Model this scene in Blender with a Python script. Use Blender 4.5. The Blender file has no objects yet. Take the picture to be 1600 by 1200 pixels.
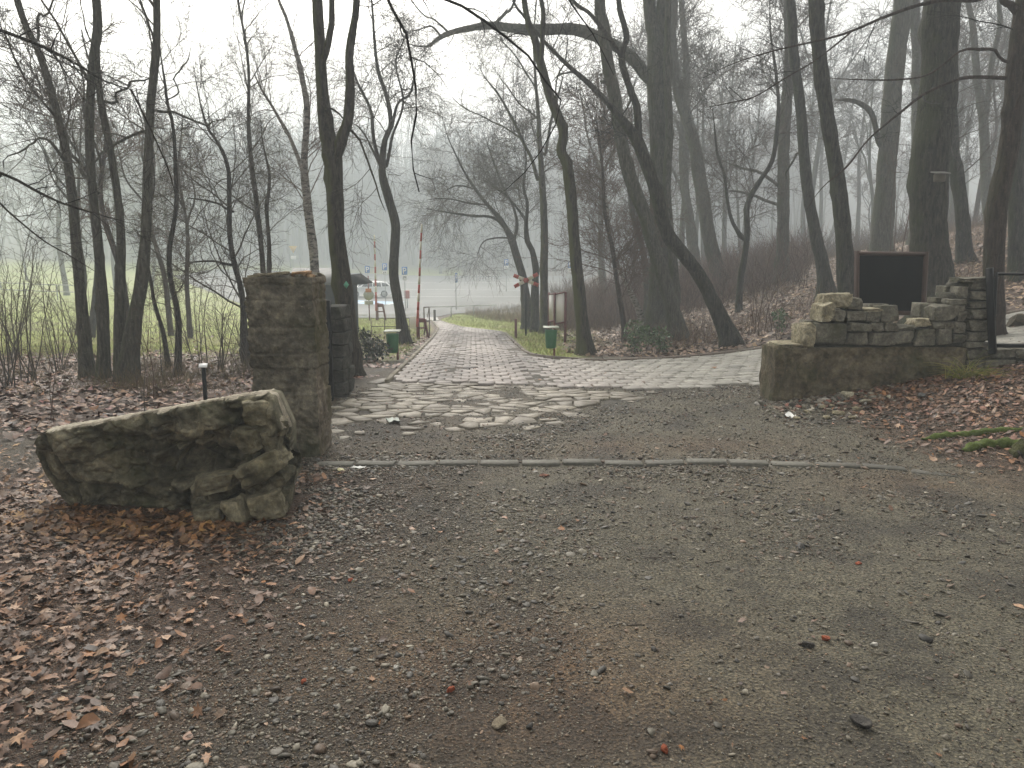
import bpy, math, random
import numpy as np
from mathutils import Vector
rng = np.random.default_rng(11)
random.seed(5)
D2 = bpy.data
scene = bpy.context.scene
COL = scene.collection

# ------------------------------------------------------------------ camera model
F = 1210.0
EYE = 1.6
TP = 200.0 / F
PITCH = math.atan(TP)
SP, CP = math.sin(PITCH), math.cos(PITCH)

def pt(u, v, Y):
    """point on the sight line of photograph pixel (u, v) at distance Y ahead"""
    a = (u - 800) / F; b = (600 - v) / F
    dy = CP + b * SP; dz = -SP + b * CP
    return np.array([a * Y / dy, Y, EYE + dz * Y / dy])

# ------------------------------------------------------------------ numpy noise
def _hash(ix, iy, iz, s):
    n = (ix.astype(np.int64) * 374761393 + iy.astype(np.int64) * 668265263 + iz.astype(np.int64) * 2147483647 + s * 1274126177) & 0xFFFFFFFF
    n = ((n ^ (n >> 13)) * 1274126177) & 0xFFFFFFFF
    n = ((n ^ (n >> 16)) * 2246822519) & 0xFFFFFFFF
    return ((n ^ (n >> 15)) & 0xFFFFFF) / float(0xFFFFFF)

def vnoise(x, y, z=None, s=0):
    x = np.asarray(x, float); y = np.asarray(y, float)
    z = np.zeros_like(x) if z is None else np.asarray(z, float)
    xi, yi, zi = np.floor(x), np.floor(y), np.floor(z)
    fx, fy, fz = x - xi, y - yi, z - zi
    fx = fx * fx * (3 - 2 * fx); fy = fy * fy * (3 - 2 * fy); fz = fz * fz * (3 - 2 * fz)
    r = 0
    for a in (0, 1):
        wa = fx if a else 1 - fx
        for b in (0, 1):
            wb = fy if b else 1 - fy
            for c in (0, 1):
                wc = fz if c else 1 - fz
                r = r + wa * wb * wc * _hash(xi + a, yi + b, zi + c, s)
    return r * 2 - 1

def fbm(x, y, z=None, octs=4, s=0, gain=.5):
    r = 0; a = 1; f = 1; t = 0
    for o in range(octs):
        r = r + a * vnoise(x * f, y * f, None if z is None else z * f, s + o * 7)
        t += a; a *= gain; f *= 2.03
    return r / t

def sstep(a, b, x):
    t = np.clip((x - a) / (b - a), 0, 1)
    return t * t * (3 - 2 * t)

# ------------------------------------------------------------------ terrain
_py = np.array([-60, 0, 7.2, 9, 52, 60, 90, 128, 160, 200, 260, 420.])
_pz = np.array([0, 0, 0, -.051, -2.244, -2.4, -2.4, -1.6, 3.0, 12, 26, 44.])
_ty = np.arange(-60, 420, .25)
_tz = np.interp(_ty, _py, _pz)
_k = np.ones(9) / 9
_tz = np.convolve(np.pad(_tz, 4, mode='edge'), _k, mode='valid')
_hy = [0, 6, 8, 10, 14, 16, 20, 30, 42, 60, 100, 160]
_hx = [6.0, 3.6, 2.9, 3.5, 4.0, 4.2, 4.0, 4.0, 3.0, 5.5, 10, 12]
_hs = [.04, .12, .19, .19, .19, .21, .28, .30, .25, .2, .15, .1]

def ground(x, y, detail=True):
    x = np.asarray(x, float); y = np.asarray(y, float)
    z = np.interp(y, _ty, _tz)
    z = np.where(y > 128, -1.6 + (z + 1.6) * (.25 + .75 * sstep(-.72, -.38, x / np.maximum(y, 1))), z)
    x0 = np.interp(y, _hy, _hx); s = np.interp(y, _hy, _hs)
    d = (x - x0) / .6
    h = s * .6 * np.where(d > 20, d, np.log1p(np.exp(np.minimum(d, 20))))
    z = z + 8 * np.tanh(h / 8)
    z = z + .10 * fbm(x * .12, y * .12, octs=2, s=3) * sstep(14, 30, np.abs(x) + .5 * y)
    # leafy mound right of the track
    z = z + .16 * np.exp(-((x - 5.3) ** 2 / 1.6 + (y - 6.9) ** 2 / 1.1))
    # slope up to the left far side of the meadow
    z = z + .03 * np.maximum(0, -x - 12) * sstep(20, 60, y)
    if detail:
        near = 1 - sstep(14, 30, y)
        z = z + near * (.030 * fbm(x * 1.1, y * 1.1, octs=3, s=9) + .014 * fbm(x * 7, y * 7, octs=4, s=21, gain=.6))
    return z

def gz(x, y):
    return float(ground(np.array([x]), np.array([y]))[0])

def hit(u, v):
    """where the sight line of pixel (u, v) meets the terrain"""
    Ys = np.concatenate([np.arange(1.5, 60, .05), np.arange(60, 300, .5)])
    a = (u - 800) / F; b = (600 - v) / F
    dy = CP + b * SP; dz = -SP + b * CP
    zz = EYE + dz * Ys / dy; xx = a * Ys / dy
    g = ground(xx, Ys, False)
    k = np.argmax(zz < g)
    if not (zz < g).any(): k = len(Ys) - 1
    return np.array([xx[k], Ys[k], g[k]])

# ------------------------------------------------------------------ mesh helpers
def mesh_np(name, V, faces_list, mats=None, smooth=True, colors=None, matidx=None):
    """faces_list: list of int arrays (n, k)"""
    me = D2.meshes.new(name)
    V = np.asarray(V, np.float32)
    loops = np.concatenate([f.ravel() for f in faces_list]) if faces_list else np.zeros(0, int)
    counts = np.concatenate([np.full(len(f), f.shape[1]) for f in faces_list])
    starts = np.concatenate([[0], np.cumsum(counts)[:-1]])
    me.vertices.add(len(V)); me.vertices.foreach_set('co', V.ravel())
    me.loops.add(len(loops)); me.loops.foreach_set('vertex_index', loops.astype(np.int32))
    me.polygons.add(len(counts))
    me.polygons.foreach_set('loop_start', starts.astype(np.int32))
    me.polygons.foreach_set('loop_total', counts.astype(np.int32))
    if matidx is not None: me.polygons.foreach_set('material_index', np.asarray(matidx, np.int32))
    if smooth is not False:
        me.polygons.foreach_set('use_smooth', np.ones(len(counts), bool))
    me.update(calc_edges=True)
    me.validate()
    if colors is not None:
        at = me.color_attributes.new('Col', 'FLOAT_COLOR', 'POINT')
        c = np.ones((len(V), 4), np.float32); c[:, :colors.shape[1]] = colors
        at.data.foreach_set('color', c.ravel())
    for m in (mats if isinstance(mats, (list, tuple)) else [mats]):
        if m: me.materials.append(m)
    return me

def link(name, me, parent=None, **props):
    o = D2.objects.new(name, me); COL.objects.link(o)
    if parent: o.parent = parent
    for k, v in props.items(): o[k] = v
    return o

def empty(name, loc, label, category, group=None):
    o = D2.objects.new(name, None); COL.objects.link(o)
    o.empty_display_size = .2
    o.location = loc; o['label'] = label; o['category'] = category
    if group: o['group'] = group
    return o

def part(name, MB_or_me, parent, **props):
    """mesh given in world coordinates, parented so it stays there"""
    o = link(name, MB_or_me, parent, **props)
    o.matrix_parent_inverse = parent.matrix_world.inverted() if False else o.matrix_parent_inverse
    return o

class MB:
    """collects shapes into one mesh"""
    def __init__(s): s.V = []; s.F = []; s.C = []; s.M = []; s.n = 0
    def add(s, V, F, col=None, mi=0):
        V = np.asarray(V, float)
        s.V.append(V)
        for f in F:
            f = np.asarray(f)
            if f.ndim == 1: f = f[None]
            s.F.append(f + s.n); s.M.append(np.full(len(f), mi))
        s.C.append(np.tile(np.array(col if col is not None else (1, 1, 1), float), (len(V), 1)) if col is None or np.ndim(col) == 1 else col)
        s.n += len(V); return s
    def box(s, c, size, rz=0, rx=0, ry=0, mi=0, col=None, bev=0.0):
        hx, hy, hz = [q / 2 for q in size]
        b = min(bev, hx * .9, hy * .9, hz * .9)
        if b <= 0:
            V = np.array([(x, y, z) for x in (-hx, hx) for y in (-hy, hy) for z in (-hz, hz)])
            Fq = [np.array([(0, 1, 3, 2), (4, 6, 7, 5), (0, 4, 5, 1), (2, 3, 7, 6), (0, 2, 6, 4), (1, 5, 7, 3)])]
        else:
            V = []; idx = {}
            for x in (-1, 1):
                for y in (-1, 1):
                    for z in (-1, 1):
                        idx[(x, y, z)] = len(V)
                        V += [(x * hx, y * (hy - b), z * (hz - b)), (x * (hx - b), y * hy, z * (hz - b)), (x * (hx - b), y * (hy - b), z * hz)]
            V = np.array(V); q = []
            I = lambda x, y, z, a: idx[(x, y, z)] + a
            for sgn in (-1, 1):
                for a in range(3):
                    o = [k for k in range(3) if k != a]
                    ring = []
                    for (p, r) in ((-1, -1), (1, -1), (1, 1), (-1, 1)):
                        k = [0, 0, 0]; k[a] = sgn; k[o[0]] = p; k[o[1]] = r
                        ring.append(I(*k, a))
                    if (sgn == 1) == (a == 1): ring = ring[::-1]
                    q.append(ring)
            for a in range(3):
                o = [k for k in range(3) if k != a]
                for p in (-1, 1):
                    for r in (-1, 1):
                        k1 = [0, 0, 0]; k1[a] = -1; k1[o[0]] = p; k1[o[1]] = r
                        k2 = list(k1); k2[a] = 1
                        f = [I(*k1, o[0]), I(*k2, o[0]), I(*k2, o[1]), I(*k1, o[1])]
                        A, B, Cc = V[f[0]], V[f[1]], V[f[2]]
                        nn = np.cross(B - A, Cc - B); cen = V[f].mean(0)
                        if nn @ cen < 0: f = f[::-1]
                        q.append(f)
            tri = []
            for k0 in idx.values():
                f = [k0, k0 + 1, k0 + 2]
                nn = np.cross(V[f[1]] - V[f[0]], V[f[2]] - V[f[1]])
                if nn @ V[f].mean(0) < 0: f = f[::-1]
                tri.append(f)
            q2 = []
            for f in q:
                nn = np.cross(V[f[1]] - V[f[0]], V[f[2]] - V[f[1]])
                q2.append(f if nn @ V[f].mean(0) > 0 else f[::-1])
            Fq = [np.array(q2), np.array(tri)]
        V = rot(V, rx, ry, rz) + np.array(c)
        return s.add(V, Fq, col, mi)
    def tube(s, pts, rad, K=8, mi=0, col=None, cap=True):
        P = np.asarray(pts, float)[None]; R = np.broadcast_to(np.asarray(rad, float), (P.shape[1],))[None]
        V, Fq = tubes(P, R, K)
        s.add(V, [Fq], col, mi)
        if cap:
            n = s.n; m = P.shape[1]
            s.F.append(np.array([list(range(n - K, n))])); s.M.append(np.array([mi]))
            s.F.append(np.array([list(range(n - m * K + K - 1, n - m * K - 1, -1))])); s.M.append(np.array([mi]))
        return s
    def prism(s, poly, y0, y1, mi=0, col=None, axis='y'):
        """poly in (x,z), extruded along y"""
        n = len(poly); P = np.array(poly, float)
        if axis == 'y':
            V = np.concatenate([np.c_[P[:, 0], np.full(n, y0), P[:, 1]], np.c_[P[:, 0], np.full(n, y1), P[:, 1]]])
        elif axis == 'x':
            V = np.concatenate([np.c_[np.full(n, y0), P], np.c_[np.full(n, y1), P]])
        else:
            V = np.concatenate([np.c_[P, np.full(n, y0)], np.c_[P, np.full(n, y1)]])
        side = np.array([(i, (i + 1) % n, n + (i + 1) % n, n + i) for i in range(n)])
        return s.add(V, [side, np.arange(n)[::-1], np.arange(n, 2 * n)], col, mi)
    def mesh(s, name, mats, smooth=False, T=None):
        V = np.concatenate(s.V)
        if T is not None: V = T(V)
        return mesh_np(name, V, s.F, mats, smooth, np.concatenate(s.C), np.concatenate(s.M))

def rot(V, rx=0, ry=0, rz=0):
    V = np.asarray(V, float)
    if rx: c, q = math.cos(rx), math.sin(rx); V = V @ np.array([[1, 0, 0], [0, c, -q], [0, q, c]]).T
    if ry: c, q = math.cos(ry), math.sin(ry); V = V @ np.array([[c, 0, q], [0, 1, 0], [-q, 0, c]]).T
    if rz: c, q = math.cos(rz), math.sin(rz); V = V @ np.array([[c, -q, 0], [q, c, 0], [0, 0, 1]]).T
    return V

def nrm(a):
    return a / np.maximum(np.linalg.norm(a, axis=-1, keepdims=True), 1e-9)

def tubes(P, R, K):
    """P (n,m,3), R (n,m) -> verts, quads"""
    n, m, _ = P.shape
    T = np.empty_like(P)
    T[:, 1:-1] = P[:, 2:] - P[:, :-2]; T[:, 0] = P[:, 1] - P[:, 0]; T[:, -1] = P[:, -1] - P[:, -2]
    T = nrm(T)
    mean = np.abs(T).mean(1)
    ref = np.zeros((n, 3)); ref[np.arange(n), mean.argmin(1)] = 1
    U = nrm(np.cross(T, ref[:, None, :])); W = np.cross(T, U)
    a = np.arange(K) * 2 * math.pi / K
    V = P[:, :, None, :] + R[:, :, None, None] * (np.cos(a)[None, None, :, None] * U[:, :, None, :] + np.sin(a)[None, None, :, None] * W[:, :, None, :])
    base = (np.arange(n) * m * K)[:, None, None] + (np.arange(m - 1) * K)[None, :, None] + np.arange(K)[None, None, :]
    nx = (np.arange(n) * m * K)[:, None, None] + (np.arange(m - 1) * K)[None, :, None] + ((np.arange(K) + 1) % K)[None, None, :]
    q = np.stack([base, nx, nx + K, base + K], -1).reshape(-1, 4)
    return V.reshape(-1, 3), q

# ------------------------------------------------------------------ materials
def mat(name):
    m = D2.materials.new(name); m.use_nodes = True
    nt = m.node_tree; b = nt.nodes['Principled BSDF']
    return m, nt, b
def N(nt, t, **kw):
    n = nt.nodes.new(t)
    for k, v in kw.items():
        if k.startswith('i_'): n.inputs[int(k[2:]) if k[2:].isdigit() else k[2:]].default_value = v
        else: setattr(n, k, v)
    return n
def L(nt, a, b): nt.links.new(a, b)
def ramp(nt, fac, stops):
    r = nt.nodes.new('ShaderNodeValToRGB')
    e = r.color_ramp.elements
    while len(e) < len(stops): e.new(.5)
    for q, (p, c) in zip(e, stops): q.position = p; q.color = (*c, 1) if len(c) == 3 else c
    L(nt, fac, r.inputs[0]); return r
def noise(nt, scale, detail=5, rough=.55, vec=None, dist=0):
    n = nt.nodes.new('ShaderNodeTexNoise')
    n.inputs['Scale'].default_value = scale; n.inputs['Detail'].default_value = detail; n.inputs['Roughness'].default_value = rough
    n.inputs['Distortion'].default_value = dist
    if vec is not None: L(nt, vec, n.inputs['Vector'])
    return n
def mix(nt, fac, a, b, mode='MIX'):
    m = nt.nodes.new('ShaderNodeMix'); m.data_type = 'RGBA'; m.blend_type = mode
    for s, v in ((m.inputs[0], fac), (m.inputs[6], a), (m.inputs[7], b)):
        if isinstance(v, (int, float)): s.default_value = v
        elif isinstance(v, tuple): s.default_value = (*v, 1)
        else: L(nt, v, s)
    return m.outputs[2]
def bump(nt, b, h, strength=.5, dist=.02):
    n = nt.nodes.new('ShaderNodeBump'); n.inputs['Strength'].default_value = strength; n.inputs['Distance'].default_value = dist
    L(nt, h, n.inputs['Height']); L(nt, n.outputs[0], b.inputs['Normal']); return n
def pos(nt):
    return nt.nodes.new('ShaderNodeNewGeometry').outputs['Position']
def scaled(nt, v, s):
    m = nt.nodes.new('ShaderNodeMapping'); m.inputs['Scale'].default_value = s; L(nt, v, m.inputs[0]); return m.outputs[0]

def simple(name, c, rough=.6, metal=0, var=.25, sc=8, bmp=.2, spec=.5):
    m, nt, b = mat(name)
    p = nt.nodes.new('ShaderNodeTexCoord').outputs['Object']
    n = noise(nt, sc, 6, .6, p)
    r = ramp(nt, n.outputs[0], [(.25, tuple(q * (1 - var) for q in c)), (.75, tuple(min(1, q * (1 + var)) for q in c))])
    L(nt, r.outputs[0], b.inputs['Base Color'])
    b.inputs['Roughness'].default_value = rough; b.inputs['Metallic'].default_value = metal
    b.inputs['Specular IOR Level'].default_value = spec
    if bmp: bump(nt, b, noise(nt, sc * 6, 4, .6, p).outputs[0], bmp, .01)
    return m

def vcol_mat(name, rough=.7, sc=40, amp=.35, bmp=.3, dist=.004, spec=.35, trans=0):
    m, nt, b = mat(name)
    a = N(nt, 'ShaderNodeVertexColor', layer_name='Col')
    p = pos(nt); n = noise(nt, sc, 4, .6, p)
    r = ramp(nt, n.outputs[0], [(.3, (1 - amp,) * 3), (.7, (1 + amp,) * 3)])
    L(nt, mix(nt, 1.0, a.outputs[0], r.outputs[0], 'MULTIPLY'), b.inputs['Base Color'])
    b.inputs['Roughness'].default_value = rough; b.inputs['Specular IOR Level'].default_value = spec
    if bmp: bump(nt, b, n.outputs[0], bmp, dist)
    return m

def bark_mat(name, dark, light, moss=.35, mosscol=(.060, .070, .022), mz=1.2, sc=1.0):
    m, nt, b = mat(name)
    p = pos(nt)
    st = scaled(nt, p, (9 * sc, 9 * sc, 1.6 * sc))
    n1 = noise(nt, 3, 7, .65, st, .6)
    n2 = noise(nt, 1.3, 4, .6, p)
    n3 = noise(nt, 26, 3, .6, p)
    c = ramp(nt, n1.outputs[0], [(.38, dark), (.52, tuple((a + q) / 2 for a, q in zip(dark, light))), (.66, light)]).outputs[0]
    lich = ramp(nt, n3.outputs[0], [(.60, (0, 0, 0)), (.70, (1, 1, 1))]).outputs[0]
    lm = N(nt, 'ShaderNodeMath', operation='MULTIPLY', i_1=.35); L(nt, lich, lm.inputs[0])
    c = mix(nt, lm.outputs[0], c, tuple(min(1, q * 1.9) for q in light))
    # moss on the weather side (west, -x) and in patches
    g = nt.nodes.new('ShaderNodeNewGeometry'); sx = N(nt, 'ShaderNodeSeparateXYZ'); L(nt, g.outputs['Normal'], sx.inputs[0])
    ma = N(nt, 'ShaderNodeMath', operation='MULTIPLY_ADD', i_1=-.35, i_2=-.32 + moss * .5); L(nt, sx.outputs[0], ma.inputs[0])
    mb = N(nt, 'ShaderNodeMath', operation='ADD'); L(nt, ma.outputs[0], mb.inputs[0]); L(nt, n2.outputs[0], mb.inputs[1])
    mf = ramp(nt, mb.outputs[0], [(.48, (0, 0, 0)), (.72, (1, 1, 1))]).outputs[0]
    mg = N(nt, 'ShaderNodeMath', operation='MULTIPLY', i_1=min(1, moss * 2)); L(nt, mf, mg.inputs[0])
    c = mix(nt, mg.outputs[0], c, mosscol)
    L(nt, c, b.inputs['Base Color'])
    b.inputs['Roughness'].default_value = .85; b.inputs['Specular IOR Level'].default_value = .25
    bump(nt, b, n1.outputs[0], 1., .09)
    return m

BARK = bark_mat('bark_dark', (.016, .013, .011), (.078, .066, .052), .30)
BARK_NEAR = bark_mat('bark_mossy', (.020, .017, .013), (.095, .078, .060), .62, (.085, .088, .030))
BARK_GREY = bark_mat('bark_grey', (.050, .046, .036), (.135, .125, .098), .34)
BARK_RED = bark_mat('bark_reddish', (.030, .020, .016), (.085, .058, .046), .2)
TWIG = simple('twig_bark', (.095, .080, .066), .8, var=.3, sc=3, bmp=0, spec=.2)
TWIG_DARK = simple('twig_bark_dark', (.016, .014, .012), .7, var=.3, sc=3, bmp=0, spec=.2)
TWIG_RED = simple('twig_reddish', (.11, .070, .055), .8, var=.3, sc=3, bmp=0, spec=.2)
def birch():
    m, nt, b = mat('bark_birch'); p = pos(nt)
    n = noise(nt, 4, 6, .7, scaled(nt, p, (2, 2, 5)))
    r = ramp(nt, n.outputs[0], [(.40, (.03, .027, .024)), (.48, (.22, .20, .18)), (.7, (.36, .33, .30))])
    L(nt, r.outputs[0], b.inputs['Base Color']); b.inputs['Roughness'].default_value = .8
    bump(nt, b, n.outputs[0], .5, .02); return m
BIRCH = birch()

def stone_mat(name, dark, mid, light, moss=(.045, .058, .018), mossamt=.5, palemt=.5, sc=1., bmp=.8):
    m, nt, b = mat(name); p = pos(nt)
    n1 = noise(nt, 5 * sc, 8, .68, p, .3)
    n2 = noise(nt, 22 * sc, 6, .7, p)
    n3 = noise(nt, 2.2 * sc, 4, .6, p)
    n4 = noise(nt, 90 * sc, 3, .6, p)
    c = ramp(nt, n1.outputs[0], [(.32, dark), (.50, mid), (.70, light)]).outputs[0]
    c = mix(nt, .75, c, ramp(nt, n2.outputs[0], [(.3, (.35, .35, .35)), (.5, (.9, .9, .9)), (.72, (1.7, 1.65, 1.5))]).outputs[0], 'MULTIPLY')
    mf = ramp(nt, n3.outputs[0], [(.62 - mossamt * .3, (0, 0, 0)), (.78 - mossamt * .25, (1, 1, 1))]).outputs[0]
    mm = N(nt, 'ShaderNodeMath', operation='MULTIPLY', i_1=.75); L(nt, mf, mm.inputs[0])
    c = mix(nt, mm.outputs[0], c, mix(nt, n4.outputs[0], moss, tuple(q * .35 for q in moss)))
    pl = ramp(nt, n2.outputs[0], [(.66, (0, 0, 0)), (.72, (1, 1, 1))]).outputs[0]
    pm = N(nt, 'ShaderNodeMath', operation='MULTIPLY', i_1=palemt); L(nt, pl, pm.inputs[0])
    c = mix(nt, pm.outputs[0], c, tuple(min(.5, q * 1.8) for q in light))
    L(nt, c, b.inputs['Base Color']); b.inputs['Roughness'].default_value = .9; b.inputs['Specular IOR Level'].default_value = .25
    ad = N(nt, 'ShaderNodeMath', operation='MULTIPLY_ADD', i_1=.5); L(nt, n2.outputs[0], ad.inputs[0]); L(nt, n1.outputs[0], ad.inputs[2])
    ad2 = N(nt, 'ShaderNodeMath', operation='MULTIPLY_ADD', i_1=.16); L(nt, n4.outputs[0], ad2.inputs[0]); L(nt, ad.outputs[0], ad2.inputs[2])
    bump(nt, b, ad2.outputs[0], bmp, .03); return m
ST_BLOCK = stone_mat('stone_mossy_block', (.040, .036, .024), (.118, .108, .074), (.30, .27, .19), (.075, .082, .030), .36, .8, bmp=1.)
ST_PALE = stone_mat('stone_pale_face', (.06, .052, .036), (.19, .17, .115), (.40, .36, .25), (.08, .075, .025), .3, .5)
ST_TOP = stone_mat('slab_top_pale', (.20, .175, .13), (.34, .30, .235), (.46, .42, .34), (.1, .09, .04), .1, .5)  # paler colour for the slab's top rim and upper front edge
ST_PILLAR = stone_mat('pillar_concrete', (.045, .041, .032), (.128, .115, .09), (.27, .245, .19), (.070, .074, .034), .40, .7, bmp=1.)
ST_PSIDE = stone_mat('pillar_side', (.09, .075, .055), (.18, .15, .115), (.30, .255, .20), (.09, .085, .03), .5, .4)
ST_WALL = stone_mat('wall_stone', (.075, .070, .055), (.15, .14, .11), (.26, .245, .20), (.065, .07, .03), .35, .4, sc=1.4)
ST_MORTAR = stone_mat('wall_mortar', (.035, .032, .024), (.06, .056, .042), (.10, .09, .07), (.04, .05, .02), .4, .2, sc=2)
ST_PLINTH = stone_mat('wall_plinth', (.048, .038, .024), (.125, .102, .066), (.23, .195, .135), (.066, .072, .024), .45, .45)
ST_CREAM = stone_mat('broken_pale_stone', (.13, .115, .075), (.32, .285, .20), (.52, .47, .35), (.2, .19, .08), .15, .5, sc=1.6)
ST_DARK = stone_mat('gatepost_stone', (.028, .026, .022), (.065, .062, .055), (.12, .115, .10), (.04, .05, .02), .3, .3, sc=1.4)
METAL_BLACK = simple('black_metal', (.008, .008, .009), .5, 0, .3, 6, .1, .2)

# ------------------------------------------------------------------ ground
YR = np.concatenate([np.arange(-14, 1.2, .45), np.arange(1.2, 9, .035), 9 * 1.012 ** np.arange(0, 330)])
YR = YR[YR < 300]
xs = np.concatenate([np.arange(0, 6.2, .038), 6.2 * 1.045 ** np.arange(0, 92)])
XR = np.concatenate([-xs[:0:-1], xs])
GX, GY = np.meshgrid(XR, YR)
GZ = ground(GX, GY)

def litter_mask(x, y):
    """how leafy the ground is, 0..1"""
    n = fbm(x * 1.1, y * 1.1, octs=3, s=41)
    lf = sstep(-.75, -2.3, x + .28 * n - .10 * (y - 3)) * (1 - sstep(5.0, 5.9, y)) * sstep(-.35, .5, n + .55 + .22 * (-x - 1.2))
    lf2 = sstep(-2.2, -2.9, x + .2 * n) * sstep(6.6, 7.5, y + .3 * n)
    rt = sstep(.0, .7, x - np.interp(y, [0, 4.4, 5.0, 5.7, 6.6, 8.6, 9.4, 15], [9, 5.5, 3.9, 3.1, 2.9, 2.9, 20, 20]) + .25 * n)
    far = sstep(-.1, .5, y - np.interp(x, [-3, .5, 1.5, 3, 4.6, 5.6, 9, 16], [90, 16, 14.9, 14.5, 15.1, 15.4, 13.4, 13.8])) * sstep(.8, 2.0, x)
    m = np.maximum(np.maximum(lf, lf2), np.maximum(rt, far))
    return np.clip(m, 0, 1)
def grass_mask(x, y):
    n = fbm(x * .25, y * .25, octs=3, s=51)
    left = sstep(12.5, 17, y + 1.5 * n) * sstep(-3.6, -4.6, x + .04 * (y - 25))
    xr = np.interp(y, [15, 22.8, 25.6, 27.6, 30.6, 35, 39, 60], [.4, -.1, -.25, -.9, -2.0, -2.95, -3.7, -4.0])
    verge = sstep(17, 22, y + 2 * n) * (1 - sstep(50, 56, y)) * sstep(0, .2, x - xr) * (1 - sstep(1.8, 3.0, x + n))
    verge2 = sstep(14.6, 15.4, y) * (1 - sstep(20, 24, y)) * sstep(0, .15, x - xr) * (1 - sstep(.7, 1.3, x - xr + .3 * n)) * .9
    lv = sstep(13, 17, y) * (1 - sstep(38, 41, y)) * sstep(.05, .4, np.interp(y, [10.5, 22.4, 28, 40], [-1.75, -2.3, -2.7, -4.3]) - x) * .7
    return np.clip(np.maximum(np.maximum(left, verge), np.maximum(verge2, lv)), 0, 1)

n_a = fbm(GX * .7, GY * .7, octs=4, s=61)
n_b = fbm(GX * 2.5, GY * 2.5, octs=4, s=71)
n_c = fbm(GX * .35, GY * .5, octs=3, s=81)
grav = np.array([.142, .130, .096]); soil = np.array([.066, .040, .025]); clay = np.array([.16, .085, .044])
litc = np.array([.085, .048, .030]); grs = np.array([.30, .36, .055]); dry = np.array([.25, .20, .09]); wood = np.array([.11, .068, .038])
C0 = np.ones(GX.shape + (3,)) * grav
sm = np.clip(sstep(.35, -1.3, GX + .5 * n_a - .12 * (GY - 4)) * (1 - sstep(5.4, 6.2, GY) * .5) + .0, 0, 1)
C0 = C0 * (1 - sm[..., None]) + soil * sm[..., None]
cl = np.exp(-(((GX - .0) / .75) ** 2 + ((GY - 2.75) / .65) ** 2)) * .7 + .45 * np.exp(-(((GX - 1.1) / 1.3) ** 2 + ((GY - 6.4) / .35) ** 2)) + .35 * np.exp(-(((GX - 3.2) / 1.2) ** 2 + ((GY - 5.3) / .4) ** 2))
cl = np.clip(cl * (1 + 1.2 * n_b), 0, .75)
C0 = C0 * (1 - cl[..., None]) + clay * cl[..., None]
dk = np.clip(sstep(-.1, .45, n_b + n_c * .5), 0, 1) * .65 * (1 - sstep(14, 20, GY))
C0 = C0 * (1 - dk[..., None]) + np.array([.045, .040, .033]) * dk[..., None]
lm_ = litter_mask(GX, GY)
C0 = C0 * (1 - .85 * lm_[..., None]) + litc * .85 * lm_[..., None]
wd = lm_ * sstep(17, 24, GY)
C0 = C0 * (1 - wd[..., None]) + wood * wd[..., None]
gm = grass_mask(GX, GY)
C0 = C0 * (1 - gm[..., None]) + grs * gm[..., None]
dm = gm * np.clip(sstep(-.1, .45, n_c) * .5, 0, 1)
C0 = C0 * (1 - dm[..., None]) + dry * dm[..., None]
fw = sstep(125, 140, GY)
C0 = C0 * (1 - fw[..., None]) + np.array([.06, .05, .035]) * fw[..., None]

def ground_mat():
    m, nt, b = mat('ground_soil_gravel')
    a = N(nt, 'ShaderNodeVertexColor', layer_name='Col'); p = pos(nt)
    n1 = noise(nt, 9, 8, .7, p); n2 = noise(nt, 70, 5, .7, p); n3 = noise(nt, 320, 3, .6, p)
    v = N(nt, 'ShaderNodeTexVoronoi', i_Scale=75.); L(nt, p, v.inputs['Vector'])
    c = mix(nt, .8, a.outputs[0], ramp(nt, n1.outputs[0], [(.30, (.55, .53, .52)), (.5, (1, 1, 1)), (.7, (1.35, 1.33, 1.3))]).outputs[0], 'MULTIPLY')
    c = mix(nt, .85, c, ramp(nt, n2.outputs[0], [(.36, (.28, .27, .26)), (.5, (1, 1, 1)), (.64, (2.0, 1.93, 1.8))]).outputs[0], 'MULTIPLY')
    c = mix(nt, .7, c, ramp(nt, v.outputs['Distance'], [(.05, (1.35, 1.32, 1.25)), (.45, (.85, .85, .85)), (.8, (.45, .44, .42))]).outputs[0], 'MULTIPLY')
    # pale grit specks
    sp = ramp(nt, n3.outputs[0], [(.72, (0, 0, 0)), (.76, (1, 1, 1))]).outputs[0]
    c = mix(nt, sp, c, (.34, .31, .27))
    hs = N(nt, 'ShaderNodeHueSaturation', i_Saturation=1.08, i_Value=1.); L(nt, c, hs.inputs['Color'])
    L(nt, hs.outputs[0], b.inputs['Base Color'])
    b.inputs['Roughness'].default_value = .72; b.inputs['Specular IOR Level'].default_value = .4
    ad = N(nt, 'ShaderNodeMath', operation='MULTIPLY_ADD', i_1=.55); L(nt, n2.outputs[0], ad.inputs[0]); L(nt, n1.outputs[0], ad.inputs[2])
    a2 = N(nt, 'ShaderNodeMath', operation='MULTIPLY_ADD', i_1=.2); L(nt, n3.outputs[0], a2.inputs[0]); L(nt, ad.outputs[0], a2.inputs[2])
    vs_ = N(nt, 'ShaderNodeMath', operation='MULTIPLY_ADD', i_1=-.35); L(nt, v.outputs['Distance'], vs_.inputs[0]); L(nt, a2.outputs[0], vs_.inputs[2])
    bump(nt, b, vs_.outputs[0], 1., .035)
    return m
GM = ground_mat()
nr, nc = GX.shape
ii = (np.arange(nr - 1)[:, None] * nc + np.arange(nc - 1)[None, :]).ravel()
gq = np.stack([ii, ii + 1, ii + nc + 1, ii + nc], 1)
gme = mesh_np('ground', np.stack([GX, GY, GZ], -1).reshape(-1, 3), [gq], GM, True, C0.reshape(-1, 3))
link('ground', gme, kind='structure')

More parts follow.
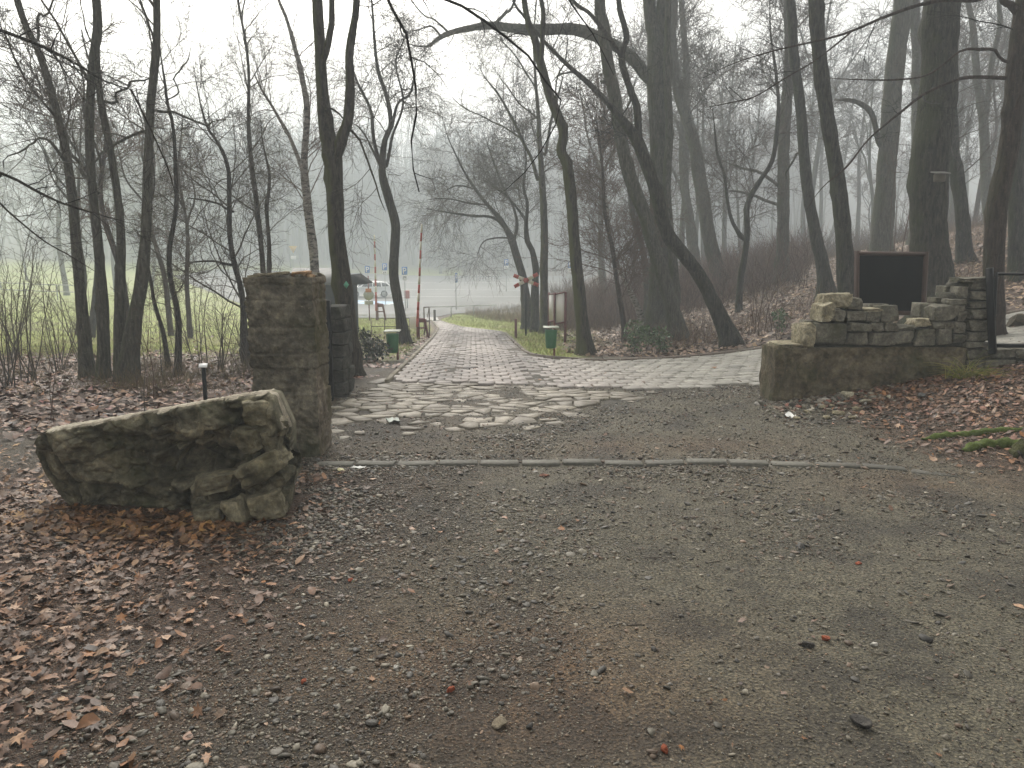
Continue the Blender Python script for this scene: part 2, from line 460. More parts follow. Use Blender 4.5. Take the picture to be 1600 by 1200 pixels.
# ------------------------------------------------------------------ polygons
def inpoly(x, y, poly):
    x = np.asarray(x); y = np.asarray(y); r = np.zeros(x.shape, bool); n = len(poly)
    for i in range(n):
        x1, y1 = poly[i]; x2, y2 = poly[(i + 1) % n]
        c = ((y1 > y) != (y2 > y)) & (x < (x2 - x1) * (y - y1) / ((y2 - y1) or 1e-9) + x1)
        r ^= c
    return r
def resample(pl, step):
    P = np.array(pl, float); d = np.r_[0, np.cumsum(np.linalg.norm(np.diff(P, axis=0), axis=1))]
    t = np.linspace(0, d[-1], max(2, int(d[-1] / step) + 1))
    return np.stack([np.interp(t, d, P[:, k]) for k in range(P.shape[1])], 1)
def smoothline(pl, step=.3):
    P = resample(pl, step)
    for _ in range(6): P[1:-1] = (P[:-2] + 2 * P[1:-1] + P[2:]) / 4
    return P

LK = [(-1.72, 10.5), (-1.9, 14.5), (-2.28, 22.4), (-2.65, 28), (-3.4, 34), (-4.3, 40)]
RK = [(-3.7, 38.7), (-3.0, 34.5), (-2.1, 30.6), (-1.25, 28.2), (-.45, 26.8), (-.13, 22.8), (.35, 15.2), (.85, 14.3), (1.85, 13.9), (3.65, 14.6), (5.0, 15), (8.6, 13.1), (16, 13.4)]
ROAD = LK + RK + [(16, 9.6), (10, 9.4), (5.2, 9.4), (3.4, 9.65), (1.6, 9.75), (-.2, 10.3)]

# ------------------------------------------------------------------ block paving
def chamfer_blocks(cx, cy, w, l, ang, zt, tilt, h=.07, ch=.012):
    n = len(cx)
    t = np.array([(-1, -1), (1, -1), (1, 1), (-1, 1)], float)
    V = np.zeros((n, 12, 3))
    for lev, (ins, dz) in enumerate(((0, -h), (0, -ch), (ch, 0))):
        lx = t[None, :, 0] * (w[:, None] / 2 - ins); ly = t[None, :, 1] * (l[:, None] / 2 - ins)
        V[:, lev * 4:lev * 4 + 4, 0] = cx[:, None] + lx * np.cos(ang)[:, None] - ly * np.sin(ang)[:, None]
        V[:, lev * 4:lev * 4 + 4, 1] = cy[:, None] + lx * np.sin(ang)[:, None] + ly * np.cos(ang)[:, None]
        V[:, lev * 4:lev * 4 + 4, 2] = zt[:, None] + dz + lx * tilt[:, :1] + ly * tilt[:, 1:]
    q = []
    for lev in (0, 1):
        for i in range(4): q.append((lev * 4 + i, lev * 4 + (i + 1) % 4, lev * 4 + 4 + (i + 1) % 4, lev * 4 + 4 + i))
    q.append((8, 9, 10, 11)); q = np.array(q)
    return V.reshape(-1, 3), (q[None] + (np.arange(n) * 12)[:, None, None]).reshape(-1, 4)

bw, bl = .235, .285
r_i = np.arange(0, 150); c_i = np.arange(-40, 90)
RI, CI = np.meshgrid(r_i, c_i, indexing='ij')
A0 = -.048
lx = (CI + .5 * (RI % 2)) * bw; ly = RI * bl
bx = -1.0 + lx * math.cos(-A0) + ly * math.sin(A0); by = 9.2 + lx * math.sin(-A0) * .3 + ly
# rows swing with the road's slight bend
bx = bx - .0022 * np.maximum(0, by - 16) ** 1.0
bx = bx.ravel(); by = by.ravel()
k = inpoly(bx, by, ROAD)
edge = by - np.interp(bx, [-2, -.2, 1.6, 3.4, 5.2], [10.5, 10.3, 9.75, 9.65, 9.4])
k &= ~((edge < .3) & (rng.random(len(bx)) < .2))
bx, by = bx[k], by[k]
e = .04
z0 = ground(bx, by, False)
tx = (ground(bx + e, by, False) - ground(bx - e, by, False)) / (2 * e); ty = (ground(bx, by + e, False) - ground(bx, by - e, False)) / (2 * e)
zn = .03 + .008 * vnoise(bx * .9, by * .6, s=5) - .022 * np.exp(-((bx + .058 * (by - 10) + .9) / .22) ** 2) - .02 * np.exp(-((bx + .058 * (by - 10) - .45) / .22) ** 2)
zt = z0 + zn + rng.normal(0, .0035, len(bx))
tilt = np.stack([tx, ty], 1) + rng.normal(0, .012, (len(bx), 2))
ang = np.full(len(bx), -A0 * .0 + .0) + rng.normal(0, .012, len(bx)) + math.atan(.06)
V, q = chamfer_blocks(bx, by, np.full(len(bx), bw - .018) + rng.normal(0, .003, len(bx)), np.full(len(bx), bl - .020), ang, zt, tilt)
base = np.array([.245, .215, .195]); gcol = np.array([.225, .215, .185])
w_ = sstep(-.5, 2.5, bx - .3 * (20 - by) * .2)[:, None]
bc = (base * (1 - w_) + gcol * w_) * (1 + rng.normal(0, .14, (len(bx), 1))) * (1 + .22 * fbm(bx * .5, by * .35, octs=3, s=15))[:, None]
bc *= (1 - .35 * np.clip(np.exp(-((bx + .058 * (by - 10) + .9) / .25) ** 2) + np.exp(-((bx + .058 * (by - 10) - .45) / .25) ** 2), 0, 1))[:, None]
PAVER = vcol_mat('paver_concrete', .62, 30, .3, .4, .004, .45)
link('driveway', mesh_np('driveway', V, [q], PAVER, False, np.repeat(np.clip(bc, .02, .5), 12, 0)), kind='structure')

# ------------------------------------------------------------------ crazy paving (cracked flagstones)
FL = [hit(u, v)[:2] for u, v in ((523, 640), (560, 618), (610, 600), (760, 601), (880, 608), (1000, 616), (930, 634), (850, 645), (790, 668), (740, 672), (690, 655), (620, 650), (560, 660), (525, 668))]
FL = [tuple(p) for p in FL]
def flags():
    sx, sy = .23, .30
    pts = []
    for i in range(-17, 21):
        for j in range(0, 17):
            pts.append((i * sx + (j % 2) * sx / 2 + random.uniform(-.15, .15), 6.7 + j * sy * .8 + random.uniform(-.17, .17)))
    pts = np.array(pts); mb = MB()
    for i, p in enumerate(pts):
        ins = inpoly(p[0:1], p[1:2], FL)[0]
        if not ins:
            d = min(math.hypot(p[0] - a, p[1] - b) for a, b in smooth_fl)
            if d > .55 or random.random() < .50 + d * .6: continue
        elif random.random() < .05: continue
        d = np.linalg.norm(pts - p, axis=1); nb = pts[(d > 1e-6) & (d < 1.1)]
        poly = [np.array(q) + p for q in ((-.5, -.5), (.5, -.5), (.5, .5), (-.5, .5))]
        for q in nb:
            mid = (p + q) / 2; nn = (q - p) / np.linalg.norm(q - p); mid = mid - nn * (.006 + .009 * random.random())
            out = []
            for a in range(len(poly)):
                A, B = poly[a], poly[(a + 1) % len(poly)]
                da, db = (A - mid) @ nn, (B - mid) @ nn
                if da <= 0: out.append(A)
                if da * db < 0: out.append(A + (B - A) * da / (da - db))
            poly = out
            if len(poly) < 3: break
        if len(poly) < 3: continue
        # roughen outline
        o2 = []
        for a in range(len(poly)):
            A, B = poly[a], poly[(a + 1) % len(poly)]
            o2.append(A)
            if np.linalg.norm(B - A) > .08:
                o2.append((A + B) / 2 + np.array([random.uniform(-.012, .012), random.uniform(-.012, .012)]))
        P = np.array(o2); c = P.mean(0)
        if not ins: P = c + (P - c) * random.uniform(.4, .9)
        h = (.008 if ins else .004) + random.uniform(-.004, .005)
        g = ground(P[:, 0], P[:, 1], False); tl = (random.gauss(0, .02), random.gauss(0, .02))
        zt = g + h + (P - c) @ np.array(tl)
        Pi = c + (P - c) * .985; n = len(P)
        V = np.concatenate([np.c_[P, g - .04], np.c_[P, zt - .005], np.c_[Pi, zt]])
        s1 = np.array([(a, (a + 1) % n, n + (a + 1) % n, n + a) for a in range(n)])
        v = random.uniform(.62, 1.2)
        mb.add(V, [s1, s1 + n, np.arange(2 * n, 3 * n)], (.25 * v, .225 * v, .18 * v))
    return mb
smooth_fl = [tuple(p) for p in resample(FL + FL[:1], .2)]
def flag_mat():
    m, nt, b = mat('flagstone'); a = N(nt, 'ShaderNodeVertexColor', layer_name='Col'); p = pos(nt)
    n1 = noise(nt, 6, 6, .65, p); n2 = noise(nt, 60, 4, .65, p)
    c = mix(nt, .8, a.outputs[0], ramp(nt, n2.outputs[0], [(.3, (.6, .6, .6)), (.7, (1.35, 1.32, 1.28))]).outputs[0], 'MULTIPLY')
    c = mix(nt, ramp(nt, n1.outputs[0], [(.46, (0, 0, 0)), (.60, (.9, .9, .9))]).outputs[0], c, (.10, .082, .058))
    L(nt, c, b.inputs['Base Color']); b.inputs['Roughness'].default_value = .62
    bump(nt, b, n2.outputs[0], .6, .01); return m
link('stone_paving', flags().mesh('stone_paving', flag_mat()), kind='structure')

# ------------------------------------------------------------------ kerbs
KERB = vcol_mat('kerb_concrete', .75, 35, .3, .5, .004, .35)
def kerb_line(line, w, h, step, name, col=(.15, .13, .105), jit=.004, gap=.012, fine=False):
    P = resample(line, step); mb = MB()
    for a, b in zip(P[:-1], P[1:]):
        c = (a + b) / 2; d = b - a; ln = np.linalg.norm(d)
        za, zb = float(ground(a[:1], a[1:], False)[0]), float(ground(b[:1], b[1:], False)[0])
        if fine: za, zb = gz(*a), gz(*b)
        z = (za + zb) / 2
        v = random.uniform(.8, 1.2)
        V0 = MB().box((0, 0, 0), (ln - gap, w, .26), bev=.007)
        V = V0.V[0].copy()
        V[:, 2] += V[:, 0] * (zb - za) / ln
        V = rot(V, rz=math.atan2(d[1], d[0]) + random.gauss(0, .012)) + np.array([c[0], c[1], z + h - .13 + random.gauss(0, jit)])
        mb.add(V, V0.F, tuple(q * v for q in col))
    return link(name, mb.mesh(name, KERB), kind='structure')
kerb_line(smoothline(LK, .4), .07, .055, .8, 'kerb', (.19, .165, .12))
kerb_line(smoothline(RK[5:], .4), .06, .05, .8, 'kerb', (.15, .12, .095))
kl = [hit(u, v)[:2] for u, v in ((492, 727), (600, 728), (840, 726), (1050, 726), (1180, 728), (1270, 730))]
kerb_line(kl, .115, .020, .31, 'kerb', (.115, .110, .092), .003, .026, True)
kl = [hit(u, v)[:2] for u, v in ((1272, 731), (1380, 733), (1500, 742))]
kerb_line(kl, .11, .010, .33, 'kerb', (.09, .085, .070), .004, .03, True)

# ------------------------------------------------------------------ car park
def sheet(name, poly, m, dz, nx=60, ny=60, **kw):
    P = np.array(poly); x0, y0 = P.min(0); x1, y1 = P.max(0)
    # strip-wise fill following polygon span per row
    ys = np.linspace(y0 + 1e-3, y1 - 1e-3, ny); V = []
    for y in ys:
        cr = []
        for i in range(len(P)):
            a, b = P[i], P[(i + 1) % len(P)]
            if (a[1] > y) != (b[1] > y): cr.append(a[0] + (b[0] - a[0]) * (y - a[1]) / (b[1] - a[1]))
        xa, xb = min(cr), max(cr)
        X = np.linspace(xa, xb, nx); V.append(np.c_[X, np.full(nx, y), ground(X, np.full(nx, y), False) + dz])
    V = np.concatenate(V)
    i_ = (np.arange(ny - 1)[:, None] * nx + np.arange(nx - 1)[None]).ravel()
    return link(name, mesh_np(name, V, [np.stack([i_, i_ + 1, i_ + nx + 1, i_ + nx], 1)], m, True), **kw)
def asphalt():
    m, nt, b = mat('wet_asphalt'); p = pos(nt)
    n1 = noise(nt, .25, 5, .6, p); n2 = noise(nt, 30, 3, .6, p)
    c = ramp(nt, n1.outputs[0], [(.3, (.07, .07, .068)), (.7, (.12, .12, .115))]).outputs[0]
    L(nt, c, b.inputs['Base Color'])
    r = ramp(nt, n1.outputs[0], [(.35, (.55,) * 3), (.65, (.8,) * 3)]); L(nt, r.outputs[0], b.inputs['Roughness'])
    b.inputs['Specular IOR Level'].default_value = .25; bump(nt, b, n2.outputs[0], .3, .01); return m
ASPH = asphalt()
sheet('parking_lot', [(-4.4, 39.6), (-8.6, 39.8), (-13, 46), (-24, 66), (-46, 106), (-48, 127), (14, 127), (9, 104), (4.2, 80), (.4, 62), (-1.6, 56), (-3.9, 52), (-4.2, 45)], ASPH, .05, kind='structure')
sheet('footpath', [(-4.2, 37), (-4.6, 41.5), (-4.0, 41.5), (-3.5, 37)], simple('path_concrete', (.28, .26, .235), .6, bmp=.1), .055, 12, 12, kind='structure')
BLUEP = simple('blue_road_paint', (.10, .28, .50), .5, var=.25, sc=2, bmp=0)
WHITEP = simple('white_road_paint', (.62, .62, .60), .5, var=.2, sc=3, bmp=0)
sheet('parking_bay_paint', [(-19.5, 66.5), (-10.2, 64.0), (-9.2, 67.6), (-19, 70.5)], BLUEP, .062, 20, 20, kind='structure')
mb = MB()
def roadline(a, b, w=.14, dz=.07):
    P = resample([a, b], 1.5); d = nrm(np.array(b, float) - np.array(a, float)); nn = np.array([-d[1], d[0]]) * w / 2
    V = np.concatenate([np.c_[P + nn, ground(*(P + nn).T, False) + dz], np.c_[P - nn, ground(*(P - nn).T, False) + dz]])
    n = len(P); mb.add(V, [np.array([(i, i + 1, n + i + 1, n + i) for i in range(n - 1)])])
for a in (0, 2.6, 5.2, 7.8): roadline((-19.5 + a * 1.19, 66.4 - a * .3), (-18.8 + a * 1.19, 71.0 - a * .35), .2)
roadline((-19.5, 66.4), (-10, 63.9), .2)
for y in (78, 92, 108): roadline((-30, y), (3 + (y - 78) * .2, y - 2), .22)
link('parking_markings', mb.mesh('parking_markings', WHITEP), kind='structure')

# ------------------------------------------------------------------ rocks
def _cubesphere(n):
    t = np.linspace(-1, 1, n + 1); V = []; Fq = []; k = 0
    for ax in range(3):
        for sg in (-1, 1):
            A, B = np.meshgrid(t, t, indexing='ij')
            P = np.zeros((n + 1, n + 1, 3)); P[..., ax] = sg; P[..., (ax + 1) % 3] = A; P[..., (ax + 2) % 3] = B * sg
            V.append(P.reshape(-1, 3)); i_ = (np.arange(n)[:, None] * (n + 1) + np.arange(n)[None]).ravel() + k
            Fq.append(np.stack([i_, i_ + n + 1, i_ + n + 2, i_ + 1], 1)); k += (n + 1) ** 2
    V = np.concatenate(V); Fq = np.concatenate(Fq)
    key = np.round(V * 1e4).astype(int); u, idx, inv = np.unique(key, axis=0, return_index=True, return_inverse=True)
    return V[idx], inv.ravel()[Fq]
CS = {n: _cubesphere(n) for n in (1, 2, 3, 6, 10, 16, 26)}

def rock(size, seed, n=10, box=.0, cuts=9, rough=.06, tiltj=.12):
    """faceted stone. box=1 keeps a squared block."""
    r = np.random.default_rng(seed)
    V, Fq = CS[n]; V = V.copy()
    S = nrm(V) * 1.0; P = S * (1 - box) * 1.15 + V * box * 1.05
    pl = []
    if box > 0:
        for ax in range(3):
            for sg in (-1, 1):
                nn = np.zeros(3); nn[ax] = sg; nn = nrm(nn + r.normal(0, tiltj * .5, 3)); pl.append((nn, 1.0 - .06 * r.random()))
    for _ in range(cuts):
        nn = nrm(r.normal(0, 1, 3)); pl.append((nn, (r.uniform(.62, .92) if box < .5 else r.uniform(1.2, 1.5))))
    for _ in range(2):
        for nn, d in pl:
            e = P @ nn - d; P = P - np.maximum(e, 0)[:, None] * nn
    o = r.uniform(0, 50)
    f = rough * fbm(P[:, 0] * 1.8 + o, P[:, 1] * 1.8, P[:, 2] * 1.8, 4 if n > 6 else 2, seed % 97)
    P = P + nrm(P) * f[:, None]
    return P * np.array(size) / 2, Fq

# ------------------------------------------------------------------ fallen masonry slab (left)
def outline_slab():
    Y0 = 4.78
    top = np.array([(62, 692), (70, 676), (84, 669), (110, 664), (160, 656), (240, 640), (330, 622), (400, 610), (430, 605), (443, 610), (450, 628), (458, 648), (462, 660)], float)
    bot = np.array([(62, 702), (75, 742), (95, 775), (115, 800), (160, 806), (230, 818), (300, 838), (330, 845), (400, 832), (445, 808), (456, 786), (462, 740)], float)
    us = np.concatenate([[62, 64, 67], np.arange(70, 462, 2.0), [462]])
    nt_ = 110
    tv = np.linspace(0, 1, nt_)
    U = np.repeat(us[:, None], nt_, 1)
    vt = np.interp(us, top[:, 0], top[:, 1]) + .6 * vnoise(us * .13, us * 0, s=4) + .8 * vnoise(us * .4, us * 0, s=5)
    vb = np.interp(us, bot[:, 0], bot[:, 1]) + 2 * vnoise(us * .1, us * 0, s=6)
    Vv = vt[:, None] + (vb - vt)[:, None] * tv[None]
    a = (U - 800) / F; b = (600 - Vv) / F; dy = CP + b * SP
    X = a * Y0 / dy; Z = EYE + (-SP + b * CP) * Y0 / dy
    # relief towards the viewer (+ = nearer)
    rel = .085 * fbm(X * 2.4, Z * 3.6, octs=5, s=31) + .040 * fbm(X * 9, Z * 13, octs=4, s=33, gain=.6)
    rg = np.abs(fbm(X * 4.5, Z * 5.5, octs=3, s=35)); rel += .09 * (rg - .2)
    rs = np.random.default_rng(8); ns_ = 70; sx_ = rs.uniform(X.min(), X.max(), ns_); sz_ = rs.uniform(Z.min(), Z.max(), ns_)
    wxx = X + .05 * vnoise(X * 9, Z * 9, s=71); wzz = Z + .05 * vnoise(X * 9, Z * 9, s=72)
    dd_ = (wxx[..., None] - sx_) ** 2 + 1.8 * (wzz[..., None] - sz_) ** 2; k_ = dd_.argmin(-1); d2 = np.sort(dd_, -1)[..., :2]
    amp_ = .35 + .65 * sstep(200, 300, U)
    rel += amp_ * (rs.normal(0, .022, ns_)[k_] + rs.normal(0, .35, ns_)[k_] * (wxx - sx_[k_]) + (rs.normal(-.1, .35, ns_)[k_]) * (wzz - sz_[k_]))
    rel -= amp_ * .035 * np.exp(-((np.sqrt(d2[..., 1]) - np.sqrt(d2[..., 0])) / .010) ** 2)
    right = sstep(240, 262, U + 12 * vnoise(Vv * .05, Vv * 0, s=2))
    rel += .06 * right * (1 - sstep(672, 700, Vv + 8 * vnoise(U * .06, U * 0, s=3)))       # proud upper right panel
    rel -= .15 * right * sstep(690, 712, Vv + 8 * vnoise(U * .06, U * 0, s=3)) * (1 - sstep(738, 758, Vv))
    lowfront = sstep(300, 330, U) * sstep(752, 768, Vv)
    rel += .07 * lowfront
    for (cu, cv, ru, rv, dd) in ((370, 640, 14, 8, .06), (385, 637, 8, 5, .05), (325, 682, 10, 6, .04), (368, 703, 14, 10, .08), (276, 705, 16, 12, .08), (150, 775, 60, 16, .04)):
        rel -= dd * np.exp(-(((U - cu) / ru) ** 2 + ((Vv - cv) / rv) ** 2) ** 1.5)
    # undercut towards the foot and at the far left edge
    rel -= .03 * sstep(.85, 1, tv)[None] * (1 - lowfront)
    cre = sstep(92, 80, U + (690 - Vv) * .34 * -1 - 0)
    shard = U - (84 + (Vv - 680) * .36)
    rel -= .10 * sstep(6, 0, shard) ; rel += .06 * sstep(-5, -12, shard)
    edge = np.minimum(np.minimum(tv, 1 - tv)[None] * 40, 1); rel = rel * edge
    thick = .30 + .02 * vnoise(X * 3, Z * 3, s=8)
    Yf = Y0 - rel - .16 * (Z - .1); Yb = Y0 + thick - .16 * (Z - .1)
    k = X.shape
    Vf = np.stack([X, Yf, Z], -1).reshape(-1, 3); Vb = np.stack([X * 1.045, Yb, Z - .040 * (1 - np.linspace(0, 1, nt_))[None]], -1).reshape(-1, 3)
    nU, nT = k
    i_ = (np.arange(nU - 1)[:, None] * nT + np.arange(nT - 1)[None]).ravel()
    qf = np.stack([i_, i_ + 1, i_ + nT + 1, i_ + nT], 1); qb = qf[:, ::-1] + nU * nT
    rim = np.concatenate([np.arange(nU) * nT, (nU - 1) * nT + np.arange(1, nT), (np.arange(nU - 2, -1, -1)) * nT + nT - 1, np.arange(nT - 2, 0, -1)])
    r2 = np.roll(rim, -1); qs = np.stack([rim, rim + nU * nT, r2 + nU * nT, r2], 1)[:, ::-1]
    V = np.concatenate([Vf, Vb]); mi = np.concatenate([np.zeros(len(qf) + len(qb)), np.zeros(len(qs))])
    mi[len(qf) + len(qb):len(qf) + len(qb) + nU - 16] = 1
    # pale plaster patch on proud area
    cu = U.ravel()[qf[:, 0]]; cvv = Vv.ravel()[qf[:, 0]]
    pn = vnoise(cu * .05, cvv * .07, s=12) + .5 * vnoise(cu * .15, cvv * .2, s=13)
    pale = ((cu > 258) & (cvv < 702) & (cvv > 628) & (pn > -.35)) & (((cu - 320) / 62) ** 2 + ((cvv - 680) / 26) ** 2 + pn * .5 < 1.25)
    mi[:len(qf)][pale] = 2
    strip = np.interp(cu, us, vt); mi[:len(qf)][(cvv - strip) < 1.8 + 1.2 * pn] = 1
    sh = (cu - (84 + (cvv - 680) * .36)) < -3; mi[:len(qf)][sh & (cvv > 700)] = 2
    return V, [qf, qb, qs], mi, Y0
root = empty('fallen_masonry_slab', (0, 0, 0), 'big mossy broken masonry slab lying tilted on brown leaves beside the gate pillar', 'masonry block')
V, Fs, mi, Y0 = outline_slab()
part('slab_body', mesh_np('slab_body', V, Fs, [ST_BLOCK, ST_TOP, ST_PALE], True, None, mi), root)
for j, (u, v, w, h, a, m, dd, d) in enumerate((
        (418, 636, 46, 38, .12, ST_PALE, .13, .02), (404, 678, 46, 38, .1, ST_PALE, .16, .04), (449, 656, 24, 22, -.3, ST_PALE, .12, .05), (437, 682, 26, 40, .05, ST_BLOCK, .16, .03),
        (426, 717, 80, 34, .50, ST_PALE, .18, .10), (352, 742, 70, 27, .22, ST_PALE, .16, .10), (345, 795, 50, 46, .0, ST_BLOCK, .16, .12),
        (388, 790, 40, 54, .06, ST_PALE, .16, .13), (430, 776, 52, 42, .28, ST_PALE, .16, .10), (436, 742, 50, 30, .5, ST_BLOCK, .16, .03), (312, 812, 40, 36, .1, ST_BLOCK, .12, .08))):
    c = pt(u, v, Y0); s = Y0 / F
    Vr, Fr = rock((w * s, dd * 1.35, h * s), 300 + j, 26, .72, 10, .26, .5)
    Vr = rot(Vr, ry=-a, rz=random.uniform(-.12, .12)) + c + np.array([0, -d - .03 - .16 * (c[2] - .1), 0])
    part('stone', mesh_np('stone', Vr, [Fr], m, True), root)

# ------------------------------------------------------------------ gate pillar (left)
def pillar():
    Y = 6.1
    TL, TR, BL, BR = pt(381, 436, Y), pt(487, 431, Y), pt(406, 722, Y), pt(499, 722, Y)
    dep = .42; cs = [445, 470, 512, 553, 577, 614, 669, 730]
    nz, ns = 150, 56; nd = 44
    rows = np.linspace(0, 1, nz)
    zt, zb = (TL[2] + TR[2]) / 2, -.1
    off = {}
    per = [(s_, 0) for s_ in np.linspace(0, 1, ns)] + [(1, s_) for s_ in np.linspace(0, 1, nd)[1:]] + [(s_, 1) for s_ in np.linspace(1, 0, ns)[1:]] + [(0, s_) for s_ in np.linspace(1, 0, nd)[1:-1]]
    per = np.array(per); K = len(per)
    zc = [pt(0, c, Y)[2] for c in cs]
    P = np.zeros((nz, K, 3))
    for i, r in enumerate(rows):
        z = zt + (zb - zt) * r
        f = (zt - z) / (zt - BL[2])
        xl = TL[0] + (BL[0] - TL[0]) * f; xr = TR[0] + (BR[0] - TR[0]) * f
        P[i, :, 0] = xl + (xr - xl) * per[:, 0]; P[i, :, 1] = Y + dep * per[:, 1]; P[i, :, 2] = z
    nx_ = np.zeros((K, 3)); nx_[:, 0] = np.where(per[:, 0] == 1, 1, 0) - np.where(per[:, 0] == 0, 1, 0); nx_[:, 1] = np.where(per[:, 1] == 1, 1, 0) - np.where(per[:, 1] == 0, 1, 0)
    X, Yy, Z = P[..., 0], P[..., 1], P[..., 2]
    wob = .008 * fbm(X * 5, Yy * 5, None, 2, s=3)
    d = .022 * fbm(X * 7, Yy * 7, Z * 9, 5, s=90, gain=.6) + .016 * np.abs(fbm(X * 18, Yy * 18, Z * 18, 3, s=92))
    ci = np.zeros(Z.shape, int)
    for z in zc: ci += (Z < z + wob)
    d += np.array([.0, -.006, .0, .004, .008, -.002, .008, .004, .0])[ci]
    for z in zc: d -= .012 * np.exp(-((Z - z - wob) / .007) ** 2)
    corner = np.minimum(np.minimum(per[:, 0], 1 - per[:, 0]) * 14, 1) * 0 + 1
    P += nx_[None] * d[..., None]
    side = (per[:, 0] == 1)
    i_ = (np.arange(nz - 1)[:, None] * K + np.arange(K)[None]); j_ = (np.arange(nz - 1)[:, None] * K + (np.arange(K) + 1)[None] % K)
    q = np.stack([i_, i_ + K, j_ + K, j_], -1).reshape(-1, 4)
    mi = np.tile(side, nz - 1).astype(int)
    return P, q, mi, zt, K, nz, (TL, TR, Y, dep)
P, q, mi, zt, K, nz, (TL, TR, PY, dep) = pillar()
root = empty('gate_pillar', (0, 0, 0), 'tall square weathered gate pillar of stacked courses with rubble on its top', 'pillar')
topc = P[0].mean(0) + np.array([0, 0, .01])
V = np.concatenate([P.reshape(-1, 3), [topc]])
cap = np.stack([np.full(K, len(V) - 1), np.arange(K), (np.arange(K) + 1) % K], 1)
part('column', mesh_np('column', V, [q, cap], [ST_PILLAR, ST_PSIDE], True, None, np.concatenate([mi, np.zeros(K)])), root)
mb = MB()
for j in range(26):
    x = random.uniform(TL[0] + .03, TR[0] - .03); y = PY + random.uniform(.02, dep - .02)
    Vr, Fr = rock((random.uniform(.05, .14), random.uniform(.05, .12), random.uniform(.02, .05)), 500 + j, 6, .3, 6, .15)
    mb.add(rot(Vr, rz=random.uniform(0, 3)) + np.array([x, y, zt + .008]), [Fr])
part('cap_rubble', mb.mesh('cap_rubble', ST_PILLAR, True), root)
mb = MB()
for j, (u, v, w) in enumerate(((472, 428, .10), (480, 427, .07), (460, 429, .06), (486, 431, .05))):
    Vr, Fr = rock((w, .12, .045), 560 + j, 6, .3, 6, .2); mb.add(Vr + pt(u, v, PY + .08), [Fr])
part('broken_brick', mb.mesh('broken_brick', stone_mat('brick_orange', (.10, .05, .025), (.26, .15, .08), (.40, .30, .18), mossamt=.1), True), root)
mb = MB()
for j, (u, v, w) in enumerate(((409, 430, .20), (438, 427, .12))):
    Vr, Fr = rock((w, .14, .022), 570 + j, 6, .8, 6, .1); mb.add(rot(Vr, ry=-.12) + pt(u, v, PY + .1), [Fr])
part('flat_stone', mb.mesh('flat_stone', ST_CREAM, True), root)

# ------------------------------------------------------------------ ruined wall (right)
WY = 8.2
wall = empty('ruined_stone_wall', (0, 0, 0), 'ruined stone wall with stepped broken top on a rendered plinth', 'wall')
def wx(u, v=540): return pt(u, v, WY)[0]
def wz(v): return pt(1400, v, WY)[2]
def face_block(x0, x1, z0, z1, y0, dep, nx, nz, seed, amp=.015, leftend=0.):
    """displaced box: front, ends, top"""
    ndp = 12
    per = [(t, 0) for t in np.linspace(0, 1, nx)] + [(1, t) for t in np.linspace(0, 1, ndp)[1:]] + [(t, 1) for t in np.linspace(1, 0, nx)[1:]] + [(0, t) for t in np.linspace(1, 0, ndp)[1:-1]]
    per = np.array(per); K = len(per); r = np.linspace(0, 1, nz)
    P = np.zeros((nz, K, 3))
    P[..., 2] = (z1 + (z0 - z1) * r)[:, None]
    P[..., 0] = x0 + (x1 - x0) * per[:, 0][None] + leftend * (r[:, None] ** 1.5) * (1 - per[:, 0][None]) ** 6
    P[..., 1] = y0 + dep * per[:, 1][None]
    nn = np.zeros((K, 3)); nn[:, 0] = (per[:, 0] == 1) * 1. - (per[:, 0] == 0); nn[:, 1] = (per[:, 1] == 1) * 1. - (per[:, 1] == 0)
    X, Y_, Z = P[..., 0], P[..., 1], P[..., 2]
    d = amp * fbm(X * 5, Y_ * 5, Z * 5, 4, seed) * 2 + amp * .8 * np.abs(fbm(X * 16, Y_ * 16, Z * 16, 3, seed + 3))
    P += nn[None] * d[..., None]
    P[0, :, 2] += .012 * fbm(P[0, :, 0] * 8, P[0, :, 1] * 8, None, 3, seed)
    i_ = (np.arange(nz - 1)[:, None] * K + np.arange(K)[None]); j_ = (np.arange(nz - 1)[:, None] * K + (np.arange(K) + 1)[None] % K)
    q = np.stack([i_, i_ + K, j_ + K, j_], -1).reshape(-1, 4)
    # top as strips between front and back rows
    fr = np.arange(nx); bk = np.array([nx + ndp - 2 + (nx - 1 - t) for t in range(nx)])
    tq = np.stack([fr[:-1], fr[1:], bk[1:], bk[:-1]], 1)
    return P.reshape(-1, 3), q, tq
V, q, tq = face_block(wx(1238), wx(1512), -.25, wz(543), WY, .46, 170, 80, 5, .030, .10)
me = mesh_np('plinth', V, [q, tq], [ST_PLINTH, ST_CREAM], True, None, np.r_[np.zeros(len(q)), (V[tq[:, 0], 0] < wx(1275)).astype(int)])
part('plinth', me, wall)
# masonry core behind the stones
mb = MB()
core = [(1262, 1548, 512, 543), (1298, 1400, 486, 512), (1452, 1548, 482, 512), (1482, 1548, 455, 482), (1496, 1546, 440, 455)]
for (a, b, t, bt) in core:
    xa, xb, za, zb = wx(a) + .02, wx(b) - .02, wz(bt) - .01, wz(t) - .02
    mb.box(((xa + xb) / 2, WY + .22, (za + zb) / 2), (xb - xa, .34, zb - za), bev=.02)
